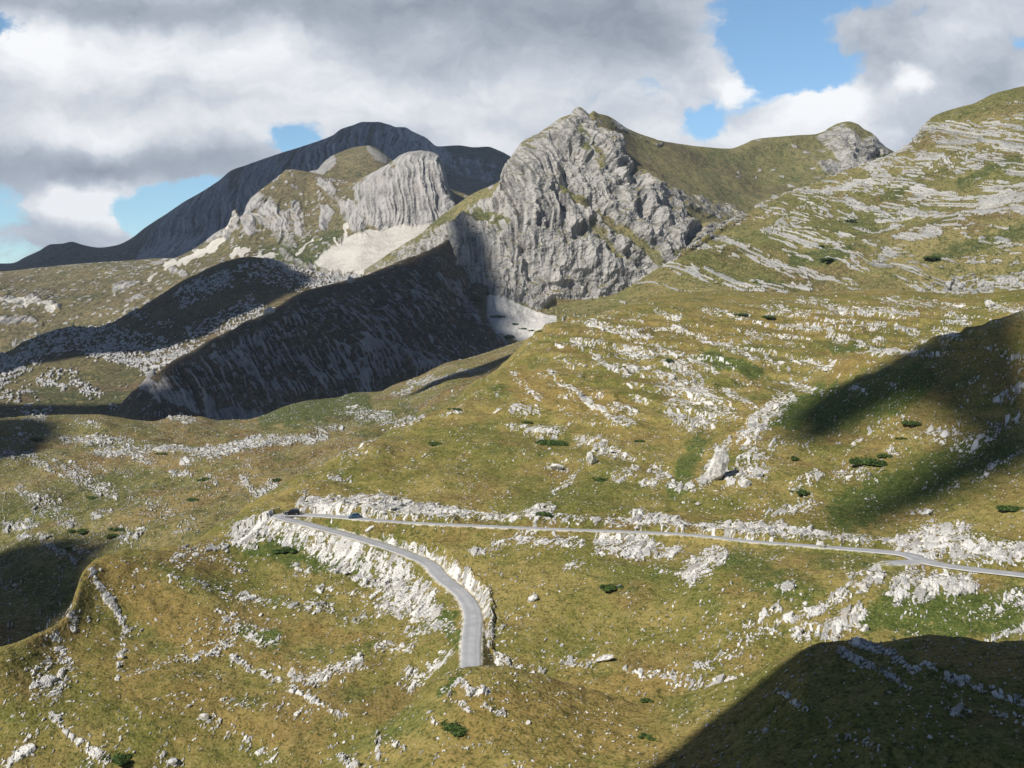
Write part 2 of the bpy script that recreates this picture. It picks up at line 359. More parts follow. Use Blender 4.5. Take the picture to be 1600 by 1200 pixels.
NEAR_ROCK = [
 (480,795,560,793,13,1),(560,793,640,800,15,1),(640,800,700,806,14,1),(700,808,830,814,8,.7),(830,812,852,803,13,1),(852,815,1000,821,7,.6),(1000,814,1060,824,12,1),(1060,826,1130,831,8,.8),(1130,832,1220,834,13,1),(1220,835,1290,842,11,.95),(1295,846,1410,852,8,.75),(1410,855,1440,848,13,1),(1445,850,1500,848,27,1),(1500,862,1620,878,20,1),
 (560,838,610,848,5,.6),(600,848,680,868,8,.9),(680,868,722,905,12,1),(722,905,757,937,12,1),(757,937,768,985,8,.9),(762,985,766,1020,7,.85),(770,1030,792,1041,8,.8),
 (378,838,425,822,17,1),(430,828,520,864,16,1),(520,864,610,905,22,1),(610,905,655,945,27,1),(600,945,675,962,12,.85),(540,975,600,955,8,.55),(365,845,400,850,7,.9),
 (940,852,1022,856,13,.95),(965,866,1005,872,6,.8),(865,846,905,848,8,.85),(740,866,800,846,7,.75),(810,842,850,846,8,.8),(690,880,640,866,5,.5),(1025,868,1060,858,7,.75),(1080,898,1118,868,15,.95),(1028,894,1062,892,6,.6),(890,885,910,882,6,.6),
 (1270,958,1375,898,11,.9),(1250,990,1296,986,13,.95),(1298,982,1342,962,15,.98),(1215,975,1290,945,7,.6),(1398,930,1428,898,14,.92),(1440,930,1470,903,13,.92),(1478,918,1515,912,14,.92),(1580,935,1605,940,12,.85),(1545,1002,1610,975,7,.85),(1520,960,1560,950,8,.4),(1330,900,1375,885,5,.5),
 (1095,1042,1160,1012,11,.72),(980,1046,1060,1060,8,.65),(1055,1072,1172,1066,11,.75),(1140,1000,1220,985,10,.45),(1170,975,1215,950,7,.5),(1220,915,1235,918,8,.8),(880,1040,945,1030,10,.35),(800,1052,845,1048,6,.5),(780,1000,840,960,14,.2),
 (590,1010,640,1012,8,.55),(636,988,700,978,9,.7),(640,1056,700,1040,12,.75),(622,1070,650,1075,8,.6),(690,1020,700,1040,6,.3),
 (360,1028,435,1064,6,.95),(435,1064,535,1118,7,.75),(375,1018,450,1050,3,.6),(460,1062,492,1062,7,.9),(490,1062,562,1032,9,.85),(350,965,425,1005,15,.4),(200,1052,330,1020,7,.7),(330,1020,360,1000,8,.6),
 (140,890,158,920,5,.95),(158,920,190,968,6,.95),(190,968,200,990,7,.9),(192,1000,188,1040,5,.8),(187,1040,184,1060,5,.8),(108,945,114,985,6,.8),(82,998,112,1042,8,.9),(55,1058,75,1030,8,.6),(60,1078,100,1060,12,.5),(85,1090,100,1070,8,.75),(84,1118,110,1150,6,.85),(110,1150,170,1192,8,.7),(0,1198,45,1172,10,.85),
 (270,905,355,928,10,.5),(375,935,520,952,9,.5),(500,920,620,942,10,.4),(280,870,340,860,14,.35),(360,1100,480,1115,12,.3),(330,1130,420,1180,14,.3),(240,1180,300,1200,10,.3),(460,885,480,895,7,.6),(350,870,370,890,8,.5),
 (1100,752,1128,702,9,1),(1128,702,1138,690,8,.9),(1140,747,1190,735,13,.8),(1150,725,1180,705,7,.9),(1165,690,1222,625,13,.98),(1175,660,1235,620,10,.95),(1185,720,1215,690,9,.6),(1060,645,1090,608,17,.8),(1085,660,1130,640,16,.75),(1100,610,1132,645,7,.85),(1135,612,1182,636,6,.85),(1042,632,1062,625,6,.8),
 (920,506,1010,524,7,.75),(1025,487,1062,497,5,.75),(1050,510,1185,562,5,.8),(875,542,940,534,5,.7),(930,560,985,585,6,.8),(950,575,1020,578,5,.7),(1030,545,1115,582,6,.9),(1045,566,1090,586,8,.95),(970,545,1012,558,8,.85),(1032,590,1068,606,13,.8),(860,583,878,600,5,.85),(880,600,908,618,5,.9),(908,618,960,655,6,.9),(960,635,995,645,6,.8),(960,655,985,660,8,.9),(800,640,840,645,9,.75),(800,668,880,674,7,.85),(820,682,875,685,5,.5),(905,692,940,688,9,.85),(930,700,988,716,8,.85),(855,728,882,735,5,.8),(905,736,868,770,4,.8),(965,750,990,735,8,.6),(1018,735,1042,742,7,.8),(1008,755,1022,752,8,.6),(1050,757,1082,762,7,.85),(800,585,840,622,5,.5),
 (690,652,722,638,5,.5),(560,692,610,662,8,.6),(615,664,660,648,7,.75),(535,712,572,700,7,.5),(520,745,545,750,6,.5),(590,770,605,780,5,.4),(470,770,480,780,5,.4),
 (1215,510,1252,511,4,.9),(1265,510,1345,538,6,.75),(1360,533,1388,530,4,.9),(1365,550,1450,553,5,.7),(1235,558,1300,575,6,.65),(1300,484,1430,490,7,.75),(1350,510,1382,512,6,.55),(1400,512,1430,520,5,.9),(1480,490,1510,505,5,.9),(1552,480,1610,490,9,.65),(1460,520,1500,527,6,.55),(1100,484,1170,496,6,.6),(1200,480,1260,494,5,.6),(1150,515,1200,530,5,.5),(1200,560,1215,575,5,.6),(1250,470,1290,474,6,.5),(1380,470,1500,480,8,.45),
 (1540,540,1610,566,5,.75),(1562,625,1612,600,9,.8),(1500,602,1530,590,5,.5),(1500,702,1590,655,13,.5),(1440,685,1500,670,13,.5),(1240,600,1272,610,7,.7),(1285,615,1305,615,5,.5),(1332,605,1350,610,5,.8),(1385,600,1395,605,5,.5),
 (1310,695,1420,655,14,.22),(1310,742,1370,730,14,.28),(1238,765,1275,740,9,.65),(1388,702,1402,708,7,.8),(1545,730,1610,700,5,.6),(1200,802,1280,790,9,.4),(1205,805,1240,798,7,.8),(1430,800,1445,800,5,.8),(1480,770,1540,740,6,.3),(1250,700,1270,690,5,.4)]
NEAR_GREEN = [(1290,640,1420,600,40,.9),(1230,650,1300,620,25,1),(1320,800,1560,700,40,.8),(1400,950,1600,960,40,.9),(1370,960,1500,975,30,.9),(1280,870,1400,890,25,.6),(820,780,1000,770,30,.5),(900,870,1100,930,40,.5),(1150,880,1260,930,30,.7),(1090,690,1060,760,20,.8),(430,870,560,890,14,.8),(390,860,470,850,14,.9),(380,985,430,1000,14,.8),(1100,560,1180,580,14,.9),(1300,545,1370,545,8,.9),(640,770,760,720,50,.35),(480,820,620,850,10,.6),(700,960,720,1040,10,.9),(240,720,400,850,50,.35),(330,860,420,840,10,.5),(150,990,230,1060,25,.35)]
NEAR_DRY = [(170,900,330,1000,40,.9),(120,1010,300,1120,60,.6),(820,600,960,640,30,.8),(900,660,1060,680,25,.5),(1000,520,1350,510,25,.6),(1300,580,1350,560,20,.8),(1150,690,1170,660,15,.9),(860,500,1000,540,25,.5),(480,985,560,1000,14,.8),(880,1080,1050,1060,25,.8),(1500,560,1600,520,20,.7),(300,1080,420,1150,30,.7)]

def near_ground(X, Y, Z, u, v, D, G, B, dirang, scale=1.0, rseed=31, hrock=1.0, base=.07, elong=1.0):
    """stones standing out of turf. D = how rocky (0..1); dirang = bearing of the beds on the ground"""
    ca, sa = np.cos(dirang), np.sin(dirang)
    wx = X + 1.2 * scale * fbm2(X / (6 * scale), Y / (6 * scale), 2, rseed); wy = Y + 1.2 * scale * fbm2(X / (6 * scale) + 50, Y / (6 * scale), 2, rseed)
    al = wx * ca + wy * sa; ac = -wx * sa + wy * ca
    clump = fbm2(al / (26 * scale), ac / (9 * scale), 3, rseed + 1)
    spread = np.clip(base * np.clip(1 + 2.4 * clump, .1, 5), 0, .45)
    d1 = np.clip(D * (1.0 + .35 * clump), 0, 1)
    h = np.zeros_like(Z); rock = np.zeros_like(Z); tone = np.zeros_like(Z)
    frag = fbm2(al / (5.5 * scale), ac / (2.4 * scale), 3, rseed + 2)
    d1 = np.clip(d1 * (1 + .75 * frag) - .06 * (1 - d1), 0, 1)
    for sz, el, k, wD, wS in ((1.8, 2.1, 1, .46, .03), (.95, 1.8, 2, .62, .14), (.5, 1.5, 3, .72, 1.0)):
        s = sz * scale
        e, r, (ox, oy) = cells(al / (s * (1 + (el - 1) * elong)), ac / s, rseed + k * 7)
        p = np.clip(d1 * wD + spread * wS, 0, 1)
        jag = .06 * fbm2(X / (.5 * scale), Y / (.5 * scale), 2, rseed + 60 + k)
        on = sst(0, .05, p - r) * sst(.07 + .16 * (1 - d1), .12 + .17 * (1 - d1), e + jag)
        r2 = np.mod(r * 7.31 + .37 * k, 1); th = 6.28 * np.mod(r * 13.7, 1)
        hh = on * s * hrock * (.10 + .34 * r2 + .55 * (np.cos(th) * ox + np.sin(th) * oy) + .25 * np.clip(e, 0, .3))
        hh = np.clip(hh, 0, None)
        tone = np.where((on > .3) & (hh >= h), np.clip(.15 + .85 * np.mod(r * 23.1, 1), 0, 1), tone)
        h = np.maximum(h, hh); rock = np.maximum(rock, on)
    gb = fbm2(X / (.55 * scale), Y / (.55 * scale), 2, rseed + 80)
    turf = .13 * scale * gb + .22 * scale * fbm2(X / (2.4 * scale), Y / (2.4 * scale), 2, rseed + 81) + .42 * scale * fbm2(X / (5.5 * scale), Y / (5.5 * scale), 2, rseed + 82)
    rub = .13 * scale * fbm2(X / (.6 * scale), Y / (.6 * scale), 2, rseed + 90)
    return h + np.where(rock > .4, rub, turf), np.stack([rock, G, np.zeros_like(rock), np.where(rock > .3, np.clip(tone, 0, 1), np.clip(B, 0, 1))], -1)

D = strokes(u, v, [(a, b_, c, d, r * (.92 if r < 12 else 1.04), q * ((.86 if r < 12 else 1.0) if b_ > 740 else .74)) for (a, b_, c, d, r, q) in NEAR_ROCK], 9, 5, .6)
D = np.maximum(D, RISER * .44)
G = strokes(u, v, NEAR_GREEN, 22, 9, .7); B = strokes(u, v, NEAR_DRY, 22, 12, .7)
# cut on the uphill side of the road, fill below it
up = np.where(rk == 1, (rs > 0), (rs < 0)) & (rk < 2)
Bk = (.25 + .75 * np.clip(D * 1.4, 0, 1)) * sst(.2, 1.7, rd) * np.exp(-np.clip(rd - 1.5, 0, None) / 12) * np.where(up, 1, 0) * (Y > 225)
Bk = Bk * (1 - .75 * np.exp(-((u - 1440) / 45) ** 2) * (rk != 0))
Z = Z + Bk * np.where(rk == 1, 2.6, 1.9) * (1 + .3 * fbm2(X / 5, Y / 5, 2, 77))
hd, mask = near_ground(X, Y, Z, u, v, D, G, B, R(68), scale=1.0, elong=2.0, hrock=.78)
sc2 = sst(330, 520, Y)
if True:
    hd2, mask2 = near_ground(X, Y, Z, u, v, D, G, B, R(110), elong=2.4, scale=1.3, rseed=131, hrock=.75, base=.06)
    hd = hd * (1 - sc2) + hd2 * sc2
    mask = np.where((sc2 > .5)[..., None], mask2, mask)
rockamp = np.where(rk == 1, .62 + .38 * sst(5, 10, rd), .55 + .45 * sst(3, 9, rd))
rel = hd * rockamp * sst(-.2, .6, rd)
Zn = Z + rel
# clamp to the road bench
bench = np.clip(Zn, rz - .9 * np.clip(rd - .25, 0, None) - .03, rz + 1.35 * np.clip(rd - .35, 0, None) - .03)
w = 1 - sst(9, 14, rd)
Zn = Zn * (1 - w) + bench * w
dn = np.where(rk == 0, ~up, ~up) & (rk < 2) & (rd > .1) & (rd < 24.5)
lid = rz - .10 - .30 * np.clip(rd, 0, 7) + .42 * np.clip(rd - 7, 0, None)
Zn = np.where(dn & (rk == 0), np.minimum(Zn, lid + 12 * sst(15, 24, rd)), Zn)
Zn = np.where(rd < .15, rz - .06, Zn)
mask[..., 0] *= sst(.15, .7, rd)
verge = (1 - sst(.3, 1.1, rd + .35 * fbm2(X / 2.2, Y / 2.2, 2, 66))) * (rd > -2)
mask[..., 2] = np.maximum(mask[..., 2], verge * .46)
mask[..., 1] = np.clip(mask[..., 1] - .5 * B, 0, 1)
make_grid('hillside', X, Y, Zn, mask, M_near); RDIST = rd

# ------------------------------------------------------------------ NF: the knoll nearest to the camera
nf = [
 [(-200, 2400, 34), (800, 2300, 36), (1800, 2200, 38)],
 [(-200, 1700, 96), (400, 1620, 100), (800, 1560, 104), (1200, 1500, 106), (1800, 1460, 108)],
 [(-200, 1500, 135), (300, 1400, 138), (600, 1280, 142), (800, 1230, 144), (1000, 1230, 140), (1200, 1190, 134), (1400, 1160, 130), (1800, 1150, 128)],
 [(-200, 1440, 150), (200, 1370, 156), (380, 1275, 162), (480, 1218, 165), (560, 1166, 168), (620, 1124, 170), (670, 1076, 172), (700, 1056, 173), (725, 1048, 174), (765, 1045, 174), (830, 1058, 175), (920, 1085, 176), (1000, 1105, 174), (1080, 1090, 170), (1150, 1070, 166), (1200, 1048, 163), (1236, 1030, 161), (1262, 1016, 160), (1300, 1009, 160), (1340, 1008, 159), (1390, 1010, 158), (1450, 1000, 158), (1490, 1002, 158), (1540, 1010, 158), (1620, 1012, 158), (1800, 1040, 158)],
 [(-200, 1440, 162), (200, 1390, 168), (380, 1310, 174), (560, 1200, 182), (670, 1120, 188), (760, 1100, 190), (900, 1110, 192), (1000, 1125, 190), (1150, 1100, 184), (1300, 1060, 180), (1450, 1050, 180), (1620, 1070, 180), (1800, 1100, 180)],
 [(-200, 1500, 190), (380, 1400, 200), (760, 1250, 215), (1000, 1200, 214), (1300, 1180, 212), (1800, 1200, 210)]]
X, Y, Z = loft(nf, [12, 120, 330, 80, 30], 200, 2200, 1560)
Z = Z + .9 * fbm2(X / 22, Y / 22, 3, 41) * (1 - .6 * sst(145, 160, Y)) + .3 * fbm2(X / 6, Y / 6, 2, 42)
u, v = proj(X, Y, Z)
NF_ROCK = [(735,1085,755,1082,7,.95),(700,1085,712,1070,5,.6),(718,1066,728,1072,6,.85),(755,1075,765,1082,4,.8),(720,1100,732,1108,5,.7),(756,1105,785,1118,5,.7),(520,1172,545,1195,5,.9),(540,1190,560,1205,6,.8),(590,1185,590,1150,4,.5),(615,1160,630,1172,6,.6),(668,1115,680,1130,5,.5),(1330,1003,1390,1020,6,.85),(1310,1022,1345,1035,5,.8),(1390,1020,1430,1050,6,.8),(1330,1028,1400,1060,6,.8),(1440,1035,1460,1045,6,.7),(1480,1055,1500,1068,6,.7),(1500,1060,1560,1085,7,.75),(1560,1085,1610,1105,6,.75),(1370,1050,1420,1075,5,.6),(1215,1080,1260,1110,4,.6),(1550,1110,1600,1130,8,.4),(1290,1140,1350,1160,12,.2),(1490,1110,1520,1120,7,.4)]
D = strokes(u, v, NF_ROCK, 6, 8); G = strokes(u, v, [(530,1180,640,1120,25,.6),(690,1085,715,1060,10,.9),(1000,1140,1080,1100,20,.5),(1300,1080,1500,1160,50,.3)], 15, 9, .7)
hd, mask = near_ground(X, Y, Z, u, v, D, G, strokes(u, v, [(760,1120,1000,1130,60,.8),(860,1060,1000,1110,30,.9),(1450,1010,1600,1050,25,.9),(700,1190,900,1190,30,.6)], 20, 45, .7), R(70) + 0 * X, scale=.8, rseed=231, base=.06)
make_grid('foreground_knoll', X, Y, Z + hd, mask, M_near)

# ------------------------------------------------------------------ N1: the lower hills behind, on the left
n1 = [
 [(-200, 1150, 330), (200, 1100, 340), (500, 1000, 380), (700, 850, 440), (1000, 700, 520)],
 [(-200, 1000, 390), (0, 960, 400), (150, 930, 410), (300, 880, 420), (500, 800, 450), (700, 700, 520), (1000, 620, 600)],
 [(-200, 905, 455), (0, 858, 480), (100, 826, 490), (170, 804, 500), (250, 772, 515), (330, 738, 530), (400, 722, 545), (470, 712, 560), (600, 690, 600), (760, 620, 660), (1000, 590, 700)],
 [(-200, 900, 500), (0, 855, 520), (100, 824, 525), (170, 802, 535), (250, 772, 550), (330, 742, 565), (400, 715, 580), (470, 700, 600), (600, 665, 640), (760, 600, 700), (1000, 575, 760)],
 [(-200, 770, 590), (0, 755, 600), (150, 745, 610), (300, 715, 630), (380, 700, 645), (450, 682, 660), (520, 670, 680), (620, 645, 700), (700, 612, 730), (760, 595, 760), (1000, 560, 820)],
 [(-200, 705, 690), (0, 700, 700), (120, 695, 710), (250, 690, 720), (340, 686, 740), (400, 672, 760), (470, 655, 770), (540, 640, 790), (620, 622, 810), (700, 590, 840), (760, 572, 860), (850, 545, 890), (1000, 540, 900)],
 [(-200, 665, 800), (-60, 660, 800), (0, 655, 800), (60, 650, 800), (140, 647, 805), (200, 655, 810), (240, 659, 815), (270, 652, 830), (310, 652, 840), (345, 658, 850), (380, 656, 860), (420, 645, 880), (450, 633, 890), (490, 625, 900), (520, 623, 910), (558, 613, 920), (590, 612, 930), (620, 600, 950), (650, 590, 960), (700, 566, 980), (730, 560, 990), (760, 551, 1000), (800, 537, 1010), (850, 522, 1030), (900, 508, 1050), (1000, 500, 1060)],
 [(-200, 690, 900), (240, 680, 920), (500, 650, 1010), (700, 590, 1080), (850, 545, 1130), (1000, 520, 1160)]]
X, Y, Z = loft(n1, [20, 150, 30, 150, 150, 130, 20], -300, 1000, 1060)
Z = Z + (6.5 * fbm2(X / 80, Y / 80, 3, 51) + 2.6 * fbm2(X / 25, Y / 25, 3, 52)) * (1 - .75 * sst(760, 800, Y))
u, v = proj(X, Y, Z)
N1_ROCK = [(100,686,200,690,8,.6),(138,690,165,688,9,.9),(150,706,230,704,9,.7),(235,700,335,704,6,.85),(340,706,400,690,9,.9),(400,690,505,684,8,.95),(290,720,360,700,8,.6),(55,722,180,776,7,.6),(85,720,160,770,6,.85),(110,722,185,775,4,.7),(30,765,90,792,11,.6),(10,825,50,820,9,.75),(268,740,292,742,6,.9),(215,715,240,725,8,.4),(60,800,112,815,11,.55),(70,850,118,875,6,.6),(115,858,150,868,6,.6),(30,842,70,838,7,.8),(150,805,170,800,7,.8),(190,842,220,830,10,.5),(180,820,195,825,6,.7),(275,830,300,815,10,.5),(320,742,340,755,6,.5),(380,745,398,772,5,.8),(0,690,40,680,9,.35),(0,712,50,710,8,.5),(40,655,70,652,6,.5),(390,795,425,755,9,.85),(545,640,640,655,8,.5),(560,652,620,660,6,.6),(640,600,700,590,6,.5),(620,616,650,606,5,.5),(700,585,760,578,5,.45),(120,660,150,665,7,.5),(210,780,260,800,12,.3),(500,670,530,668,6,.6),(270,652,300,655,6,.7),(90,735,200,740,10,.3)]
N1_GREEN = [(420,650,560,630,25,.9),(0,800,200,760,40,.6),(200,860,400,780,40,.5),(250,670,380,690,14,.5),(560,660,640,640,12,.7),(40,670,250,668,14,.5),(0,880,150,960,40,.6)]
D = .72 * strokes(u, v, [(a, b_, c, d, r * .85, q) for (a, b_, c, d, r, q) in N1_ROCK], 9, 15, .6); G = strokes(u, v, N1_GREEN, 18, 19, .7)
hd, mask = near_ground(X, Y, Z, u, v, D, G, strokes(u, v, [(240,655,400,720,12,.9),(380,655,440,665,8,1),(230,715,300,730,14,.8),(150,660,240,680,14,.5),(330,740,430,760,20,.7),(180,820,380,760,14,.7),(500,640,560,640,10,.6)], 14, 46, .7), R(120), elong=1.8, scale=1.3, rseed=331, base=.10)
make_grid('lower_hills', X, Y, Z + hd, mask, M_mid)

# ------------------------------------------------------------------ L5: the banded hill on the right
l5 = [
 [(860, 560, 760), (1100, 540, 760), (1300, 530, 740), (1800, 540, 680)],
 [(860, 485, 850), (950, 480, 850), (1050, 462, 850), (1150, 464, 845), (1260, 464, 840), (1350, 462, 830), (1450, 468, 830), (1600, 460, 810), (1800, 450, 780)],
 [(860, 478, 880), (950, 470, 880), (1050, 432, 890), (1150, 425, 905), (1250, 425, 900), (1330, 425, 880), (1400, 412, 870), (1460, 405, 860), (1600, 395, 850), (1800, 380, 830)],
 [(860, 474, 900), (950, 465, 900), (1050, 416, 915), (1150, 385, 950), (1250, 376, 960), (1320, 385, 930), (1360, 396, 905), (1390, 378, 905), (1440, 357, 910), (1500, 335, 915), (1560, 318, 920), (1600, 300, 920), (1800, 270, 910)],
 [(860, 472, 920), (950, 463, 920), (1050, 414, 940), (1150, 372, 990), (1250, 350, 1010), (1340, 335, 1010), (1400, 330, 1000), (1460, 320, 990), (1560, 300, 985), (1600, 290, 980), (1800, 250, 960)],
 [(860, 471, 930), (950, 462, 930), (1050, 413, 955), (1150, 356, 1030), (1250, 318, 1070), (1350, 285, 1090), (1450, 255, 1090), (1520, 235, 1080), (1600, 215, 1070), (1800, 190, 1050)],
 [(860, 470, 940), (950, 461, 945), (1000, 446, 955), (1045, 414, 965), (1060, 402, 970), (1100, 372, 1000), (1150, 346, 1050), (1200, 321, 1100), (1240, 301, 1130), (1290, 281, 1160), (1340, 263, 1180), (1380, 249, 1190), (1420, 228, 1195), (1438, 212, 1195), (1446, 199, 1195), (1458, 186, 1196), (1480, 177, 1200), (1520, 164, 1210), (1560, 145, 1220), (1590, 136, 1230), (1640, 131, 1235), (1800, 120, 1240)],
 [(860, 500, 1060), (1045, 450, 1080), (1200, 360, 1250), (1400, 270, 1340), (1600, 170, 1400), (1800, 150, 1400)]]
X, Y, Z = loft(l5, [12, 60, 90, 90, 130, 150, 120, 14], 870, 1990, 1150)
und = 7 * fbm3(X / 90, Y / 90, Z / 90, 3, 61)
u, v = proj(X, Y, Z)
L5_ROCK = [(1050,420,1140,445,9,.8),(1140,450,1240,452,7,.9),(1180,448,1260,446,8,.9),(1100,388,1170,402,6,.5),(1170,405,1260,428,6,.9),(1210,398,1290,404,5,.8),(1220,352,1310,388,7,.9),(1280,375,1330,378,6,.6),(1330,318,1400,345,8,.7),(1290,300,1360,290,8,.8),(1360,268,1440,300,9,.9),(1440,300,1490,312,7,.9),(1360,262,1440,245,6,.6),(1430,320,1400,345,8,.6),(1370,405,1420,372,8,1),(1400,378,1460,358,9,.95),(1460,355,1510,335,6,.7),(1540,320,1600,300,14,.95),(1560,305,1600,330,8,.8),(1540,305,1580,280,6,.7),(1440,245,1530,260,9,.8),(1450,200,1500,215,9,.95),(1500,205,1610,235,12,.95),(1480,185,1600,200,6,.7),(1470,225,1600,270,9,.9),(1550,200,1600,180,7,.4),(1400,255,1440,270,6,.8),(1500,270,1560,300,9,.4),(1480,430,1600,450,10,.55),(1480,445,1500,450,6,.95),(1560,440,1610,430,7,.9),(1420,420,1600,380,14,.35),(1380,430,1460,410,10,.35),(1100,360,1130,350,6,.6),(1060,402,1090,380,6,.5),(1250,320,1330,340,8,.45),(1190,330,1260,345,7,.45),(1390,290,1420,340,9,.4),(1320,255,1420,232,5,.5),(1430,212,1450,196,7,.95),(1370,440,1480,455,7,.3)]
L5_GREEN = [(1240,405,1320,400,10,.9),(1290,395,1330,390,9,.9),(1180,440,1240,445,6,.8),(1500,290,1590,250,10,.7),(1460,400,1600,360,14,.7),(1380,440,1500,420,12,.5),(1380,310,1420,300,7,.7),(1330,360,1380,380,12,.5)]
D = strokes(u, v, L5_ROCK, 8, 25, .6); G = strokes(u, v, L5_GREEN, 12, 27, .7)
N = normals(X, Y, Z)
# bedding: planes that dip to the right and into the hill, bent by slow folds
wb = Z + .40 * X + 38 * fbm2(X / 230, Y / 230, 3, 63) + 7 * fbm2(X / 45, Y / 45, 3, 64)
ql = X * .8 + Y * .6
bed = fbm2(wb / 10, ql / 120, 4, 65, .6)
band = sst(.06, .26, bed) * sst(-.32, .12, fbm2(X / 75, (Y + Z) / 75, 3, 66) + .15)
e1, r1, _ = cells(ql / 4.2 + .5 * wb / 6, wb / 1.9, 67)
e2, r2, _ = cells(ql / 2.1, wb / 1.2, 68)
brk = fbm2(ql / 14, wb / 8, 3, 73)
dens = np.clip(np.maximum(D * (.30 + .45 * sst(-.1, .3, bed)), band * .26) * (1 + 1.3 * brk) + .03 + .10 * (fbm2(X / 30, Y / 30, 3, 69)), 0, 1) * (1 - .65 * G)
dens = dens * (1 - .85 * sst(0, 1, strokes(u, v, [(1450,175,1620,130,22,1),(1500,180,1560,165,12,1)], 4, 3, .4)))
on = np.maximum(sst(0, .1, dens * 1.05 - r1) * sst(.04, .16, e1), sst(0, .1, dens * 1.0 - r2) * sst(.06, .2, e2))
d = und + on * (.8 + 2.0 * np.mod(r1 * 5.7, 1)) + 2.6 * np.maximum(D, .5 * band) * fbm2(wb / 5, ql / 60, 3, 70) + .5 * fbm2(X / 2.5, Y / 2.5, 2, 71)
cr = np.ones(X.shape[0]); 
mask = np.stack([on, G, np.zeros_like(on), np.clip(.55 + .5 * fbm2(wb / 4, ql / 50, 2, 72) + .2 * r1, 0, 1)], -1)
cf = 1 - .7 * np.exp(-((np.arange(X.shape[0]) - (X.shape[0] - 15)) / 30.) ** 2)[:, None]
make_grid('banded_hill', X + N[..., 0] * d * cf, Y + N[..., 1] * d * cf, Z + N[..., 2] * d * cf, mask, M_hill)

# ------------------------------------------------------------------ L3a: the grey rock peak and the grass ridge to its right
l3 = [
 [(560, 600, 1380), (760, 560, 1420), (900, 540, 1440), (1050, 500, 1500), (1450, 480, 1560)],
 [(560, 560, 1470), (700, 545, 1470), (750, 530, 1490), (800, 530, 1500), (860, 505, 1560), (900, 500, 1590), (1000, 480, 1620), (1060, 460, 1640), (1150, 450, 1700), (1300, 430, 1800), (1450, 410, 1850)],
 [(560, 480, 1650), (700, 470, 1650), (745, 468, 1655), (765, 455, 1665), (800, 465, 1670), (840, 484, 1675), (870, 490, 1680), (930, 484, 1700), (970, 472, 1715), (1010, 452, 1725), (1060, 428, 1740), (1150, 410, 1830), (1300, 390, 1950), (1450, 370, 2000)],
 [(560, 440, 1740), (700, 400, 1740), (760, 400, 1715), (830, 400, 1712), (900, 400, 1722), (960, 400, 1735), (1000, 390, 1745), (1060, 385, 1765), (1150, 360, 1950), (1300, 320, 2150), (1450, 310, 2200)],
 [(560, 430, 1800), (680, 380, 1800), (720, 350, 1800), (770, 335, 1790), (830, 310, 1782), (900, 300, 1790), (950, 300, 1800), (1000, 300, 1830), (1060, 320, 1880), (1130, 310, 2080), (1200, 290, 2250), (1300, 265, 2350), (1450, 285, 2400)],
 [(560, 428, 1830), (680, 355, 1850), (740, 320, 1860), (790, 285, 1850), (830, 250, 1850), (870, 225, 1870), (905, 205, 1890), (950, 225, 1910), (1000, 250, 1970), (1060, 262, 2080), (1130, 262, 2240), (1200, 248, 2370), (1290, 235, 2440), (1330, 215, 2460), (1380, 240, 2480), (1450, 275, 2500)],
 [(560, 430, 1860), (640, 385, 1880), (680, 347, 1890), (705, 326, 1900), (720, 315, 1905), (740, 302, 1915), (770, 289, 1922), (782, 283, 1925), (786, 268, 1926), (793, 254, 1930), (803, 240, 1935), (815, 224, 1940), (822, 220, 1942), (840, 212, 1950), (852, 204, 1955), (865, 195, 1965), (875, 186, 1970), (890, 181, 1975), (898, 172, 1980), (906, 169, 1985), (914, 175, 1990), (920, 179, 1995), (928, 174, 2000), (935, 178, 2010), (950, 182, 2040), (962, 190, 2070), (985, 205, 2130), (1030, 220, 2220), (1080, 228, 2300), (1140, 233, 2390), (1162, 226, 2420), (1180, 218, 2440), (1240, 212, 2480), (1285, 208, 2500), (1298, 199, 2505), (1312, 193, 2510), (1326, 190, 2512), (1340, 194, 2515), (1350, 202, 2515), (1362, 208, 2518), (1370, 216, 2520), (1376, 224, 2522), (1398, 238, 2530), (1450, 268, 2550)],
 [(560, 480, 1980), (705, 380, 2020), (785, 330, 2050), (905, 240, 2110), (1000, 260, 2260), (1140, 270, 2550), (1330, 240, 2660), (1450, 300, 2680)]]
X, Y, Z = loft(l3, [10, 60, 110, 210, 210, 170, 120, 16], 570, 1430, 1150)
u, v = proj(X, Y, Z)
N = normals(X, Y, Z)
G0 = strokes(u, v, [(950,195,1100,262,20,1),(1000,240,1180,290,30,1),(1080,250,1300,240,24,1),(1150,300,1260,270,30,1),(1120,330,1180,320,25,1),(1040,290,1100,320,16,.9),(1300,220,1290,280,18,.9),(1020,400,1060,430,16,.5),(720,318,775,292,10,.9),(690,345,735,318,9,.8),(735,330,790,350,13,.6),
    (930,330,990,375,8,.75),(990,375,1060,430,8,.7),(880,290,915,320,9,.7),(905,205,918,235,6,.5),(945,260,925,230,6,.6),(925,350,965,400,7,.6),(1060,400,1120,380,12,.7),(860,480,930,495,10,.8),(820,490,900,500,8,.4),(880,430,940,440,8,.35),(855,455,900,450,8,.35)], 9, 33, .5)
pk = strokes(u, v, [(1300,205,1345,260,22,1),(1310,270,1360,230,14,.9),(1290,262,1370,262,10,.7),(1030,225,960,190,5,.6),(1370,220,1380,235,8,.8),(1000,290,1150,340,10,.55),(1140,330,1160,340,8,.5)], 7, 35, .5)
xc, zc = 40., 110.
dx, dz = X - 60, Z - 150
phi = R(26) * sst(-40, -190, X) * sst(60, 260, Z) + R(46) * sst(80, 260, X + .35 * (Z - 120)) + R(30) * sst(190, 330, Z)
wf = 30 * fbm3(X / 190, Y / 190, Z / 190, 3, 81) + 7 * fbm3(X / 45, Y / 45, Z / 45, 2, 82)
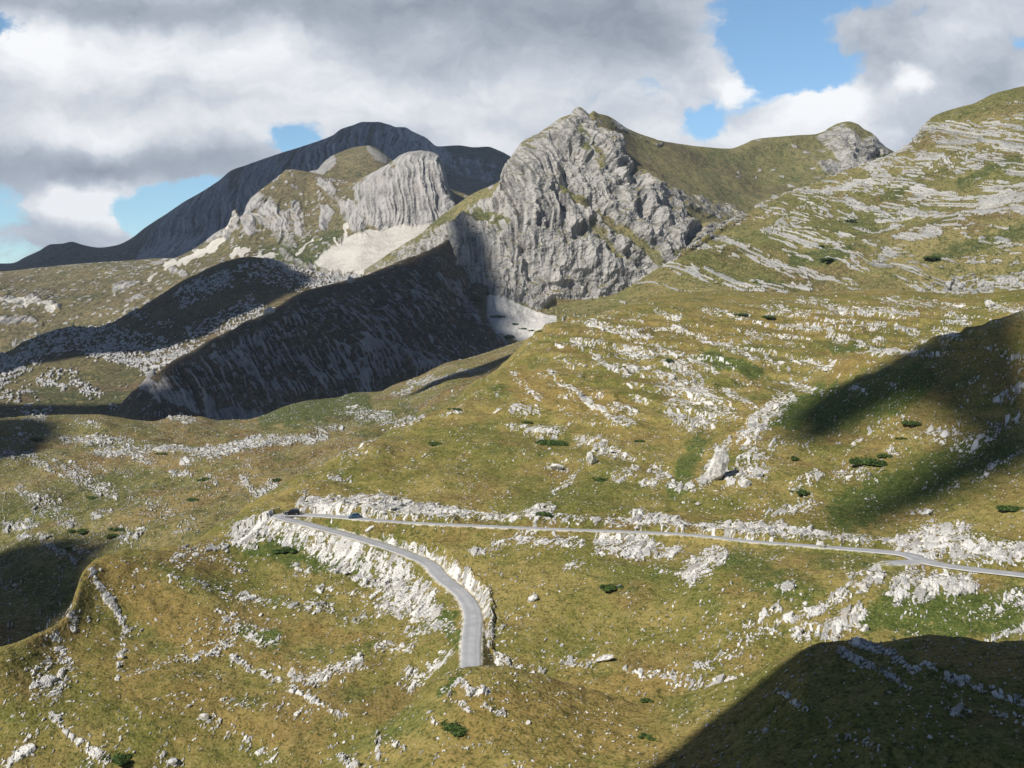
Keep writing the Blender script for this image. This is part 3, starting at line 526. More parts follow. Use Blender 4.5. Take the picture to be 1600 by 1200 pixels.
w = dx * np.cos(phi) + dz * np.sin(phi) + wf
q = -dx * np.sin(phi) + dz * np.cos(phi)
rib1 = 1 - 2 * np.abs(n2(w / 26, q / 210, 83)); rib2 = 1 - 2 * np.abs(n2(w / 10.5, q / 95, 84)); rib3 = n2(w / 4.6, q / 42, 85)
but = fbm3(X / 95, Y / 130, Z / 150, 4, 86)
crag = fbm3(X / 22, Y / 22, Z / 26, 4, 87)
rockreg = np.clip(1 - G0 * 1.1, 0, 1)
rightslope = sst(-10, 10, np.minimum((u - 914) * 1.02 - (v - 178), 360 - v + 0 * u) + 14 * fbm2(u / 26, v / 26, 3, 36)) * sst(905, 930, u) * (1 - sst(0, 40, (v - 320) - (u - 1000) * .1))
upl = sst(40, -40, v - 330 + .25 * (u - 900))
rockreg = np.maximum(rockreg * (1 - .93 * sst(.2, .8, rightslope)), pk)
low_ = sst(0, 40, v - (500 - .45 * np.clip(u - 860, 0, 400)))
gash = strokes(u, v, [(893,232,940,262,9,1),(935,258,990,290,10,1),(868,222,892,240,7,.9),(880,262,895,300,8,.8),(985,272,1000,290,7,.9),(925,318,936,330,8,1),(948,340,962,352,9,1),(868,300,880,325,6,.8),(1000,330,1060,385,9,.5),(850,330,846,360,5,.6),(900,370,925,360,7,.5),(1010,345,1022,365,6,.8),(985,395,1010,420,9,.6),(820,395,835,440,7,.5),(1075,375,1095,350,7,.7),(795,300,815,335,6,.6)], 8, 38, .7)
rm = .35 + 1.1 * sst(-.25, .45, fbm3(X / 110, Y / 110, Z / 110, 2, 88))
rid = 1 - 2 * np.abs(fbm3(X / 48, Y / 60, Z / 60, 3, 89))
d = rockreg * (24 * but + 9 * rid + (5.0 * rib1 + 3.2 * rib2) * rm + 1.9 * rib3 * rm + 8.5 * crag - 26 * gash) + (1 - rockreg) * (7 * but + 1.4 * crag)
scr = strokes(u, v, [(735,480,765,520,18,1),(745,470,770,500,18,1),(770,490,830,515,26,1),(790,480,850,500,15,1),(830,500,880,496,7,1),(880,497,940,492,4,.9),(760,462,775,470,8,1)], 5, 37, .35)
below = sst(0, 8, v - np.interp(u, [560, 745, 765, 800, 840, 870, 930, 1000, 1060], [475, 470, 457, 468, 486, 492, 487, 460, 435]))
d = d + rockreg * (2.6 * (1 - 2 * np.abs(fbm3(X / 12, Y / 12, Z / 14, 3, 92))) + 1.3 * fbm3(X / 4.5, Y / 4.5, Z / 4.5, 2, 93))
d = d * (1 - .93 * np.maximum(below, scr * .9)) + scr * below * (2.2 * fbm2(w / 16, Y / 60, 3, 95) + .7 * fbm2(X / 5, Y / 5, 2, 96))
cfr = 1 - .90 * np.exp(-((np.arange(X.shape[0]) - (X.shape[0] - 17)) / 34.) ** 2)[:, None]; cfr = np.minimum(cfr, .10 + .9 * crestdamp(Z, 55))
d = d * cfr
X2, Y2, Z2 = X + N[..., 0] * d, Y + N[..., 1] * d, Z + N[..., 2] * d
NN = normals(X2, Y2, Z2)
steep = 1 - NN[..., 2]
rk_ = rockreg * sst(.20, .42, steep + .10 * crag) + .35 * rockreg * sst(.1, .5, rib2)
rk_ = np.maximum(rk_ * (1 - .85 * G0 * sst(.75, .5, steep)), pk * sst(.15, .3, steep + .12 * crag)) * (1 - below)
e1, r1, _ = cells(w / 8, q / 16, 90)
rk_ = np.maximum(rk_, sst(0, .1, .10 + .2 * pk - r1) * sst(.08, .2, e1) * (1 - below) * .8)
tone = np.clip(.50 + .50 * rib3 * rm + .25 * rib2 + .30 * crag + .25 * n2(w / 1.9, q / 20, 94), 0, 1)
grn = np.clip(.35 + .5 * fbm2(X / 120, Y / 120, 2, 91), 0, 1)
mask = np.stack([rk_, grn * .7, scr * below, tone], -1)
make_grid('rock_peak', X2, Y2, Z2, mask, M_peak)

# ------------------------------------------------------------------ L3b: the long spur in cloud shadow
l3b = [
 [(100, 800, 900), (400, 740, 980), (700, 660, 1080), (860, 640, 1180)],
 [(100, 730, 980), (180, 690, 1020), (232, 668, 1050), (330, 657, 1075), (450, 642, 1110), (560, 620, 1160), (640, 590, 1210), (700, 570, 1260), (760, 560, 1320), (800, 562, 1360), (860, 590, 1400)],
 [(100, 700, 1060), (180, 668, 1080), (232, 630, 1115), (300, 604, 1140), (400, 568, 1190), (500, 536, 1250), (600, 505, 1330), (690, 482, 1470), (735, 480, 1590), (760, 500, 1560), (790, 537, 1500), (820, 562, 1460), (860, 585, 1450)],
 [(100, 690, 1110), (180, 660, 1120), (225, 605, 1150), (300, 566, 1190), (400, 518, 1270), (480, 478, 1350), (560, 452, 1430), (620, 432, 1510), (680, 408, 1620), (720, 402, 1735), (745, 442, 1760), (765, 506, 1680), (790, 541, 1600), (820, 570, 1560), (860, 590, 1560)],
 [(100, 680, 1140), (170, 650, 1150), (205, 615, 1165), (232, 590, 1180), (250, 580, 1192), (265, 568, 1205), (283, 556, 1220), (300, 548, 1235), (330, 530, 1264), (360, 516, 1295), (380, 504, 1315), (400, 497, 1335), (440, 475, 1375), (465, 460, 1400), (490, 451, 1430), (530, 441, 1475), (560, 434, 1505), (580, 428, 1525), (600, 420, 1550), (640, 403, 1610), (668, 393, 1660), (690, 381, 1720), (708, 369, 1800), (725, 362, 1880), (748, 442, 1880), (767, 508, 1780), (790, 543, 1700), (820, 575, 1660), (860, 595, 1660)],
 [(100, 720, 1250), (232, 640, 1290), (400, 540, 1440), (560, 470, 1620), (690, 430, 1830), (740, 440, 2000), (860, 600, 2000)]]
X, Y, Z = loft(l3b, [10, 170, 150, 110, 60, 14], 110, 850, 1000)
u, v = proj(X, Y, Z); N = normals(X, Y, Z)
dx, dz = X + 230, Z
phi = R(31) + R(9) * fbm2(X / 300, Z / 200, 2, 101)
wf = 12 * fbm3(X / 150, Y / 150, Z / 150, 3, 102) + 1.6 * fbm3(X / 24, Y / 24, Z / 24, 2, 103)
w = dx * np.cos(phi) + dz * np.sin(phi) + wf + .25 * (Y - 1250); q = -dx * np.sin(phi) + dz * np.cos(phi)
rib1 = 1 - 2 * np.abs(n2(w / 22, q / 160, 104)); rib2 = 1 - 2 * np.abs(n2(w / 7.0, q / 90, 105)); rib3 = n2(w / 3.2, q / 45, 106)
crag = fbm3(X / 18, Y / 18, Z / 20, 3, 107)
topg = np.exp(-(np.clip(v - np.interp(u, [100,232,300,400,490,560,640,690,745], [680,590,547,497,450,433,403,381,420]), 0, None) / 26) ** 2)
rr = np.clip(1.05 - topg + .35 * fbm2(X / 90, Y / 90, 3, 108), .08, 1) * sst(190, 260, u)
rm = .3 + 1.2 * sst(-.3, .4, fbm3(X / 90, Y / 90, Z / 90, 2, 113))
rib4 = n2(w / 1.9, q / 14, 114); e3, r3, _ = cells(w / 5, q / 9, 115)
d = rr * (16 * fbm3(X / 110, Y / 110, Z / 130, 4, 109) + (1.6 * rib1 + 1.8 * rib2 + 1.7 * rib3 + 1.1 * rib4) * rm + 4.5 * crag + 1.6 * (r3 - .5) * sst(.02, .12, e3))
cfr = 1 - .62 * np.exp(-((np.arange(X.shape[0]) - (X.shape[0] - 15)) / 22.) ** 2)[:, None]
d = (d + 2.2 * fbm3(X / 14, Y / 14, Z / 14, 3, 117)) * cfr
rkm = np.clip(rr * sst(-.1, .5, .35 * rib2 + .5 * rib3 + .7 * rib4 + .6 * crag + .5 * fbm3(X / 7, Y / 7, Z / 7, 3, 116) - .22 + .5 * (rm - .8)), 0, 1) * .9
lowb = strokes(u, v, [(225,600,330,645,10,.9),(330,645,430,660,10,.7)], 5, 110)
rkm = np.maximum(rkm, lowb * sst(-.2, .2, crag + rib2 * .5))
e1, r1, _ = cells(X / 5, Y / 7, 111)
rkm = np.maximum(rkm, sst(0, .1, .10 - r1) * sst(.1, .2, e1) * .9)
mask = np.stack([rkm, np.clip(.3 + .4 * fbm2(X / 100, Y / 100, 2, 112), 0, 1) * .6, np.zeros_like(d), np.clip(.45 + .35 * rib3 + .2 * rib2 + .2 * crag, 0, 1)], -1)
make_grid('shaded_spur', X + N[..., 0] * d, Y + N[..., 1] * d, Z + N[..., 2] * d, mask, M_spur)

# ------------------------------------------------------------------ L4: the rubble covered hill on the left
l4 = [
 [(-200, 740, 1000), (300, 740, 1000), (600, 640, 1200), (800, 560, 1400)],
 [(-200, 675, 1100), (0, 672, 1110), (150, 668, 1120), (260, 672, 1120), (350, 640, 1200), (450, 560, 1350), (600, 500, 1500), (800, 450, 1650)],
 [(-200, 625, 1290), (0, 610, 1310), (100, 600, 1320), (200, 590, 1330), (260, 575, 1340), (330, 545, 1400), (420, 500, 1520), (520, 465, 1640), (650, 430, 1750), (800, 420, 1800)],
 [(-200, 590, 1450), (0, 572, 1470), (60, 555, 1480), (140, 545, 1500), (230, 545, 1500), (300, 528, 1540), (380, 490, 1640), (450, 465, 1720), (520, 452, 1770), (650, 425, 1850), (800, 410, 1880)],
 [(-200, 580, 1560), (-60, 570, 1570), (0, 556, 1590), (40, 535, 1610), (80, 518, 1640), (110, 511, 1660), (140, 513, 1680), (165, 510, 1700), (200, 491, 1730), (250, 461, 1800), (300, 433, 1860), (350, 410, 1910), (380, 402, 1935), (398, 400, 1945), (420, 404, 1960), (450, 414, 1975), (490, 424, 1990), (540, 436, 2000), (600, 430, 2020), (700, 415, 2040), (800, 400, 2040)],
 [(-200, 640, 1700), (140, 570, 1820), (300, 490, 2020), (400, 460, 2100), (540, 480, 2150), (800, 460, 2200)]]
X, Y, Z = loft(l4, [10, 120, 110, 110, 90, 12], -300, 760, 1000)
u, v = proj(X, Y, Z); N = normals(X, Y, Z)
D = strokes(u, v, [(0,590,60,545,14,.6),(60,545,140,520,14,.6),(100,535,230,548,14,.5),(140,545,230,570,10,.8),(225,572,330,545,11,.95),(330,545,430,492,8,.95),(160,530,280,555,20,.55),(290,465,350,440,14,.8),(380,425,470,440,14,.5),(420,410,540,440,8,.8),(470,440,560,445,9,.7),(300,520,400,480,14,.4),(70,590,110,585,10,.35),(0,600,60,640,20,.2),(60,595,100,605,5,.8),(120,600,150,615,8,.5),(200,490,260,510,8,.3),(180,640,240,660,8,.3),(0,560,30,575,9,.9)], 8, 121, .6)
G = strokes(u, v, [(80,600,230,580,18,.6),(60,620,250,630,20,.7)], 10, 122, .7)
e1, r1, _ = cells(X / 6.5, Y / 9, 123); e2, r2, _ = cells(X / 3.2, Y / 5, 124)
cl = fbm2(X / 40, Y / 50, 3, 125)
dens = np.clip(D * .62 * (1 + .9 * cl) + .05 + .05 * cl, 0, 1)
on = np.maximum(sst(0, .1, dens * .8 - r1) * sst(.08, .22, e1), sst(0, .1, dens - r2) * sst(.1, .25, e2))
d = on * (1.2 + 2.4 * np.mod(r1 * 7.7, 1)) + 6 * fbm3(X / 80, Y / 80, Z / 80, 3, 126) + 1.0 * fbm2(X / 9, Y / 9, 2, 127)
cfr = 1 - .75 * np.exp(-((np.arange(X.shape[0]) - (X.shape[0] - 13)) / 25.) ** 2)[:, None]; d = d * cfr
mask = np.stack([on, G, np.zeros_like(on), np.clip(.35 + .6 * np.mod(r1 * 3.1 + r2, 1), 0, 1)], -1)
make_grid('rubble_hill', X + N[..., 0] * d, Y + N[..., 1] * d, Z + N[..., 2] * d, mask,
          terrain_mat('rubble_hill_ground', 1.3, (.17, .17, .17), (.47, .46, .445), (.15, .118, .062), (.10, .088, .042), (.06, .068, .03), (.12, .08, .05), (.5, .49, .46)))

# ------------------------------------------------------------------ L2: brown hills, rock fin and scree on the left
l2 = [
 [(-200, 620, 1750), (140, 600, 1800), (500, 560, 1900), (900, 520, 2000)],
 [(-200, 530, 2000), (0, 525, 2000), (140, 530, 2000), (300, 500, 2050), (500, 470, 2100), (700, 440, 2150), (900, 430, 2150)],
 [(-200, 480, 2250), (0, 475, 2250), (140, 470, 2250), (240, 462, 2230), (300, 442, 2230), (360, 422, 2230), (450, 420, 2240), (520, 432, 2210), (600, 425, 2220), (680, 396, 2260), (740, 390, 2280), (900, 400, 2300)],
 [(-200, 445, 2600), (0, 445, 2600), (140, 438, 2560), (240, 428, 2520), (300, 414, 2480), (345, 395, 2480), (380, 375, 2500), (420, 368, 2520), (470, 365, 2500), (520, 356, 2470), (560, 352, 2440), (600, 355, 2430), (640, 356, 2430), (680, 350, 2440), (715, 340, 2450), (900, 360, 2450)],
 [(-200, 434, 2750), (0, 434, 2750), (140, 424, 2720), (240, 414, 2680), (300, 400, 2600), (340, 380, 2580), (365, 360, 2580), (385, 345, 2600), (430, 320, 2660), (480, 320, 2680), (520, 330, 2560), (560, 320, 2500), (590, 312, 2480), (620, 305, 2470), (660, 300, 2470), (700, 312, 2475), (720, 335, 2480), (900, 355, 2500)],
 [(-200, 426, 2950), (-60, 424, 2920), (0, 424, 2900), (60, 418, 2900), (140, 411, 2900), (200, 407, 2880), (240, 404, 2850), (268, 404, 2800), (290, 396, 2790), (310, 385, 2780), (340, 363, 2760), (356, 352, 2755), (360, 342, 2753), (364, 330, 2752), (369, 327, 2752), (374, 338, 2752), (378, 345, 2752), (386, 320, 2760), (400, 303, 2780), (420, 288, 2800), (440, 272, 2840), (450, 265, 2850), (465, 266, 2850), (485, 269, 2850), (510, 275, 2840), (535, 281, 2800), (560, 280, 2740), (580, 272, 2700), (598, 262, 2660), (615, 252, 2640), (630, 242, 2620), (645, 238, 2610), (665, 237, 2610), (682, 241, 2610), (690, 252, 2610), (694, 268, 2610), (700, 292, 2610), (706, 312, 2610), (712, 328, 2610), (740, 345, 2610), (900, 360, 2650)],
 [(-200, 450, 3100), (240, 430, 3000), (450, 310, 3000), (665, 290, 2750), (900, 400, 2800)]]
X, Y, Z = loft(l2, [10, 60, 130, 130, 130, 140, 14], -320, 800, 1240)
u, v = proj(X, Y, Z); N = normals(X, Y, Z)
RK = strokes(u, v, [(655,250,665,340,38,1),(600,290,615,345,30,1),(570,300,590,340,18,.9),(545,325,560,352,14,.8),(510,330,505,352,8,.9),(640,340,700,335,16,1),(400,320,440,350,22,.55),(385,325,390,360,10,.8),(460,320,470,365,10,.5),(366,335,370,350,5,1),(350,365,366,352,7,1),(330,375,345,365,6,.8),(240,412,270,404,4,.5),(500,285,520,300,8,.6),(515,300,535,325,7,.4),(180,450,215,440,6,.5),(270,420,290,430,6,.5),(300,445,290,455,4,.7),(200,470,220,465,4,.5),(0,470,60,472,6,.8),(60,475,90,478,4,.6),(0,455,80,462,6,.3),(490,415,560,440,8,.6),(440,395,480,420,6,.4),(430,360,450,380,12,.4),(40,500,60,505,5,.3),(0,500,50,500,7,.5)], 7, 131, .5)
SC = strokes(u, v, [(515,405,560,395,18,1),(560,390,640,380,24,1),(540,410,650,410,16,1),(620,375,670,375,16,1),(580,365,660,358,8,1),(541,385,540,352,3,1),(527,395,527,375,3,1),(560,425,620,420,8,.7),(290,410,350,375,4,1),(275,412,310,392,3,.9),(350,365,366,340,4,.8),(405,395,398,408,5,.9),(372,388,365,398,4,1),(375,395,385,392,5,.9),(410,402,428,396,5,1),(270,408,262,415,5,.9),(485,375,462,398,2,1),(240,428,230,438,4,.7),(0,468,40,474,5,.8),(40,474,85,480,4,.6)], 11, 132, .6)
GR = strokes(u, v, [(420,400,520,400,22,.8),(480,390,520,370,14,.8),(500,350,560,300,10,.3),(240,440,340,410,14,.4),(700,350,720,330,10,.6),(670,360,690,380,8,.7)], 8, 133, .6)
phi = R(10) + R(14) * fbm2(X / 200, Z / 150, 2, 134) - R(18) * sst(2560, 2640, Y)
wf = 20 * fbm3(X / 150, Y / 150, Z / 150, 3, 135) + 5 * fbm3(X / 40, Y / 40, Z / 40, 2, 136)
w = (X + 200) * np.cos(phi) + (Z - 300) * np.sin(phi) + wf; q = -(X + 200) * np.sin(phi) + (Z - 300) * np.cos(phi)
rib1 = 1 - 2 * np.abs(n2(w / 30, q / 220, 137)); rib2 = 1 - 2 * np.abs(n2(w / 12, q / 110, 138)); rib3 = n2(w / 5.5, q / 50, 139)
crag = fbm3(X / 26, Y / 26, Z / 30, 3, 140)
big = fbm3(X / 130, Y / 130, Z / 150, 3, 141)
flat = 1 - .95 * SC
cfr = 1 - .8 * np.exp(-((np.arange(X.shape[0]) - (X.shape[0] - 15)) / 30.) ** 2)[:, None]
d = (RK * (13 * big + 6.5 * rib1 + 5.0 * rib2 + 2.6 * rib3 + 7 * crag) + (1 - RK) * (9 * big + 2.6 * crag + 1.2 * rib3)) * flat * np.minimum(cfr, .12 + .88 * crestdamp(Z, 40))
e1, r1, _ = cells(X / 9, Y / 14, 142)
rkm = np.clip(RK * 1.1 * sst(-.5, .1, crag + .4 * rib2 + .5 * (RK - .5)), 0, 1)
rkm = np.maximum(rkm, sst(0, .1, .12 + .28 * sst(-.1, .5, big + .4 * crag) - r1) * sst(.1, .2, e1) * .9)
mask = np.stack([rkm * (1 - SC), GR, SC, np.clip(.5 + .4 * rib3 + .2 * rib2 + .2 * crag, 0, 1)], -1)
make_grid('brown_hills', X + N[..., 0] * d, Y + N[..., 1] * d, Z + N[..., 2] * d, mask, M_back)

l2b = [
 [(380, 400, 2750), (540, 390, 2750), (720, 390, 2750)],
 [(380, 340, 2950), (470, 300, 2950), (540, 300, 2950), (620, 300, 2950), (720, 340, 2950)],
 [(380, 330, 3300), (450, 300, 3280), (484, 270, 3250), (495, 266, 3250), (507, 254, 3250), (520, 244, 3250), (535, 237, 3250), (555, 230, 3250), (575, 228, 3250), (592, 234, 3250), (606, 246, 3250), (620, 256, 3250), (650, 290, 3280), (720, 330, 3300)],
 [(380, 380, 3450), (560, 290, 3450), (720, 380, 3450)]]
X, Y, Z = loft(l2b, [10, 170, 14], 385, 715, 420)
u, v = proj(X, Y, Z); N = normals(X, Y, Z)
RK = strokes(u, v, [(490,270,515,255,9,.9),(505,262,520,245,5,.7),(575,230,600,250,6,.4)], 6, 151)
crag = fbm3(X / 26, Y / 26, Z / 30, 3, 152); rib2 = 1 - 2 * np.abs(n2((X * .7 + Z * .5) / 16, (Z - X) / 150, 153))
d = 7 * fbm3(X / 120, Y / 120, Z / 120, 3, 154) * .6 + RK * (6 * crag + 4 * rib2) + 1.2 * crag
mask = np.stack([np.clip(RK * 1.2 + .3 * sst(.3, .6, crag), 0, 1), 0 * RK + .05, 0 * RK, np.clip(.5 + .3 * crag, 0, 1)], -1)
make_grid('brown_dome', X, Y + N[..., 1] * d, Z + N[..., 2] * d * .4, mask, M_back)

# ------------------------------------------------------------------ L1: the far striped mountain
l1 = [
 [(-250, 520, 3600), (500, 500, 3600), (1000, 480, 3600)],
 [(-250, 450, 3900), (0, 440, 3900), (240, 430, 3900), (400, 400, 3900), (600, 380, 3900), (800, 370, 3900), (1000, 380, 3900)],
 [(-250, 435, 4300), (0, 425, 4300), (150, 410, 4300), (240, 390, 4280), (320, 355, 4250), (400, 330, 4250), (500, 300, 4250), (600, 280, 4250), (700, 300, 4250), (800, 310, 4250), (1000, 330, 4300)],
 [(-250, 428, 4600), (0, 417, 4600), (80, 396, 4600), (150, 397, 4600), (240, 362, 4570), (300, 322, 4560), (370, 285, 4550), (440, 260, 4550), (500, 240, 4550), (560, 215, 4550), (620, 225, 4580), (700, 255, 4600), (800, 280, 4620), (1000, 310, 4650)],
 [(-250, 420, 4900), (-60, 416, 4900), (0, 412, 4900), (18, 412, 4900), (40, 402, 4900), (62, 392, 4900), (80, 382, 4900), (96, 381, 4900), (112, 378, 4900), (130, 383, 4900), (155, 387, 4900), (180, 384, 4900), (200, 376, 4890), (230, 354, 4880), (260, 335, 4870), (290, 315, 4860), (320, 298, 4850), (345, 281, 4840), (362, 267, 4840), (385, 259, 4840), (410, 250, 4840), (440, 240, 4840), (470, 231, 4840), (500, 221, 4840), (520, 213, 4840), (532, 204, 4840), (550, 198, 4840), (568, 192, 4840), (590, 192, 4840), (608, 196, 4840), (620, 200, 4840), (632, 200, 4840), (645, 207, 4850), (665, 216, 4860), (684, 230, 4870), (700, 229, 4900), (716, 228, 4900), (740, 231, 4920), (762, 230, 4940), (780, 236, 4950), (800, 246, 4960), (850, 265, 4980), (1000, 300, 5000)],
 [(-250, 460, 5200), (300, 370, 5200), (570, 260, 5250), (800, 300, 5300), (1000, 340, 5300)]]
X, Y, Z = loft(l1, [10, 60, 130, 150, 120, 14], -380, 960, 1030)
u, v = proj(X, Y, Z); N = normals(X, Y, Z)
wf = 40 * fbm3(X / 300, Y / 300, Z / 300, 3, 161) + 8 * fbm3(X / 60, Y / 60, Z / 60, 2, 162)
phi = R(14) + R(16) * fbm2(X / 500, Z / 300, 2, 163)
w = (X + 900) * np.cos(phi) + (Z - 500) * np.sin(phi) + wf; q = -(X + 900) * np.sin(phi) + (Z - 500) * np.cos(phi)
rib1 = 1 - 2 * np.abs(n2(w / 60, q / 420, 164)); rib2 = 1 - 2 * np.abs(n2(w / 24, q / 260, 165)); rib3 = n2(w / 10, q / 120, 166)
crag = fbm3(X / 50, Y / 50, Z / 50, 3, 167)
RK = sst(180, 280, u) * (1 - .75 * sst(640, 690, u))
cfr = 1 - .8 * np.exp(-((np.arange(X.shape[0]) - (X.shape[0] - 15)) / 40.) ** 2)[:, None]; cfr = np.minimum(np.clip((cfr - .2) / .8, .02, 1), crestdamp(Z, 120))
d = ((.25 + .75 * RK) * (14 * rib1 + 9 * rib2 + 4 * rib3) + 12 * crag + 16 * fbm3(X / 250, Y / 250, Z / 250, 3, 168)) * cfr
st = sst(-.1, .45, .7 * rib2 + .6 * rib3 + .3 * rib1 + .3 * crag)
pale = strokes(u, v, [(640,210,690,250,14,.8),(600,215,630,245,14,.5),(700,255,760,270,16,.35),(230,405,300,385,12,.7),(255,395,280,375,8,.6)], 10, 169, .7)
top = np.exp(-(np.clip(v - np.interp(u, [-200,0,80,150,240,345,440,500,570,620,690,800], [420,412,382,387,347,281,240,221,192,200,230,246]), 0, None) / 9) ** 2)
rkm = np.clip(RK * st * (1 - .5 * top) + pale * sst(-.3, .3, crag + .2), 0, 1)
mask = np.stack([rkm, 0 * rkm + .25, strokes(u, v, [(230,402,290,388,7,.5)], 6, 170) * sst(-.2, .2, rib3), np.clip(.35 + .5 * rib3 + .3 * pale, 0, 1)], -1)
make_grid('far_mountain', X + N[..., 0] * d, Y + N[..., 1] * d, Z + N[..., 2] * d, mask, M_far)

# ground far out and beneath everything
n = 60
gx = np.linspace(-9000, 9000, n); gy = np.linspace(-3000, 9000, n)
GX, GY = np.meshgrid(gx, gy)
GZ = -190 + 30 * fbm2(GX / 2500, GY / 2500, 3, 181) + 0 * GX
make_grid('ground', GX, GY, GZ, np.zeros(GX.shape + (4,)), M_back)
del LAYERS['ground']

# ------------------------------------------------------------------ road strips
def road_mat():
    m, nt, bs = newmat('weathered_asphalt'); b = NB(nt)
    uv = b.n('ShaderNodeAttribute', attribute_name='across').outputs['Fac']
    pos = b.n('ShaderNodeNewGeometry').outputs['Position']
    nz = b.noise(pos, .35, 4, .6); fn = b.noise(pos, 4., 3, .6)
    c = b.mix(b.ramp(nz, .35, .65), (.33, .33, .34), (.42, .418, .415))
    c = b.mix(b.math('MULTIPLY', fn, .3), c, (.28, .28, .285))
    trk = b.math('ABSOLUTE', b.math('SUBTRACT', b.math('ABSOLUTE', uv), .45))     # two worn wheel tracks
    c = b.mix(b.math('MULTIPLY', b.math('SUBTRACT', 1., b.ramp(trk, .05, .25)), .45), c, (.29, .29, .30))
    c = b.mix(b.math('MULTIPLY', b.ramp(b.math('ADD', b.math('ABSOLUTE', uv), b.math('MULTIPLY', b.math('SUBTRACT', nz, .5), .25)), .86, .98), .8), c, (.50, .48, .44))
    nt.links.new(c, bs.inputs['Base Color']); bs.inputs['Roughness'].default_value = .85
    return m
M_road = road_mat()
def road_strip(name, pts, hw):
    d = np.gradient(pts, axis=0)[:, :2]; d /= np.linalg.norm(d, axis=1)[:, None]
    nrm = np.stack([-d[:, 1], d[:, 0]], 1)
    off = np.array([-1, -.97, -.7, -.4, 0, .4, .7, .97, 1.])
    wv = hw * (1 + .03 * n2(np.arange(len(pts)) / 6., 0 * pts[:, 0], 5))
    vs = []; ac = []
    for i in range(len(pts)):
        for j, o in enumerate(off):
            edge = -.14 if abs(o) == 1 else .05 * (1 - o * o)
            vs.append((pts[i, 0] + nrm[i, 0] * o * wv[i], pts[i, 1] + nrm[i, 1] * o * wv[i], pts[i, 2] + edge)); ac.append(o)
    k = len(off)
    fs = [(i*k + j, i*k + j + 1, (i+1)*k + j + 1, (i+1)*k + j) for i in range(len(pts) - 1) for j in range(k - 1)]
    me = bpy.data.meshes.new(name); me.from_pydata(vs, [], fs); me.update()
    if me.polygons[10].normal.z < 0: me.flip_normals()
    a = me.attributes.new('across', 'FLOAT', 'POINT'); a.data.foreach_set('value', ac)
    me.materials.append(M_road)
    for p in me.polygons: p.use_smooth = True
    o = bpy.data.objects.new(name, me); COL.objects.link(o); o['kind'] = 'structure'; return o
HP = np.vstack([RL, RU[1:]])
kt = len(RL); HW = RWU + (RW - RWU) * (1 - sst(kt + 8, kt + 60, np.arange(len(HP)))) + .9 * sst(150, 172, HP[:, 0] * 0 + proj(HP[:, 0], HP[:, 1], HP[:, 2])[0] / 8.2)
road_strip('road', HP, HW)
LB2 = LB.copy(); LB2[:, 2] -= .03
road_strip('lay_by', LB2, 2.3)

# ------------------------------------------------------------------ things
def simple(name, col, rough=.6, metal=0., spec=.3):
    m, nt, bs = newmat(name); bs.inputs['Base Color'].default_value = (*col, 1); bs.inputs['Roughness'].default_value = rough
    bs.inputs['Metallic'].default_value = metal; bs.inputs['Specular IOR Level'].default_value = spec
    return m
def rock_mat(name, lo, hi):
    m, nt, bs = newmat(name); b = NB(nt); pos = b.n('ShaderNodeNewGeometry').outputs['Position']
    c = b.mix(b.ramp(b.noise(pos, 1.1, 5, .65), .33, .66), lo, hi)
    c = b.mix(b.math('MULTIPLY', b.ramp(b.noise(pos, .8, 3, .6), .55, .72), .4), c, (hi[0]*.7, hi[1]*.6, hi[2]*.48))
    nt.links.new(c, bs.inputs['Base Color'])
    bp = b.n('ShaderNodeBump'); bp.inputs['Strength'].default_value = .8; bp.inputs['Distance'].default_value = .12
    nt.links.new(b.noise(pos, 3.2, 4, .65), bp.inputs['Height']); nt.links.new(bp.outputs[0], bs.inputs['Normal']); return m
M_rock = rock_mat('pale_limestone', (.28, .27, .25), (.72, .70, .65))
M_rockg = rock_mat('grey_limestone', (.22, .22, .225), (.48, .47, .455))
def tagit(o, label, cat, group=None):
    o['label'] = label; o['category'] = cat
    if group: o['group'] = group
    return o

# --- rocks: angular hulls, a dozen shapes
rr_ = random.Random(5)
def hull(n, dims, seed, chips=0):
    r = random.Random(seed); bm = bmesh.new()
    for _ in range(n):
        while True:
            p = [r.uniform(-1, 1) for _ in range(3)]; l = math.sqrt(sum(x * x for x in p))
            if .1 < l <= 1: break
        k = (abs(p[0])**3 + abs(p[1])**3 + abs(p[2])**3) ** (1/3) * r.uniform(1, 1.12)
        bm.verts.new([p[i] / k * dims[i] * .5 for i in range(3)])
    g = bmesh.ops.convex_hull(bm, input=bm.verts)
    bmesh.ops.delete(bm, geom=[v for v in bm.verts if not v.link_faces], context='VERTS')
    return bm
def rock_mesh(name, n, dims, seed, mat, rough=0):
    bm = hull(n, dims, seed)
    if rough:
        bmesh.ops.triangulate(bm, faces=bm.faces)
        bmesh.ops.subdivide_edges(bm, edges=bm.edges, cuts=2, use_grid_fill=True)
        for v in bm.verts:
            d = 1 + rough * float(fbm3(np.array([v.co.x * 2.2 / dims[0]]), np.array([v.co.y * 2.2 / dims[0]]), np.array([v.co.z * 3 / dims[0]]), 3, seed)[0])
            v.co *= d
    me = bpy.data.meshes.new(name); bm.to_mesh(me); bm.free(); me.materials.append(mat); return me
SHAPES = [rock_mesh('rock', 16 + k % 5, ((1, .8, .62), (1, .55, .5), (1, .42, .38), (1, .7, .4), (1, .9, .8))[k % 5], 100 + k, M_rock) for k in range(15)]
SLAB = [2, 7, 12]
occ = {}
def skyline(names):
    ub = np.full(420, 1e9)
    for nm in names:
        Xl, Yl, Zl, U, V, M = LAYERS[nm]
        k = np.clip(((U + 100) / 5).astype(int), 0, 419); np.minimum.at(ub, k.ravel(), V.ravel())
    return ub
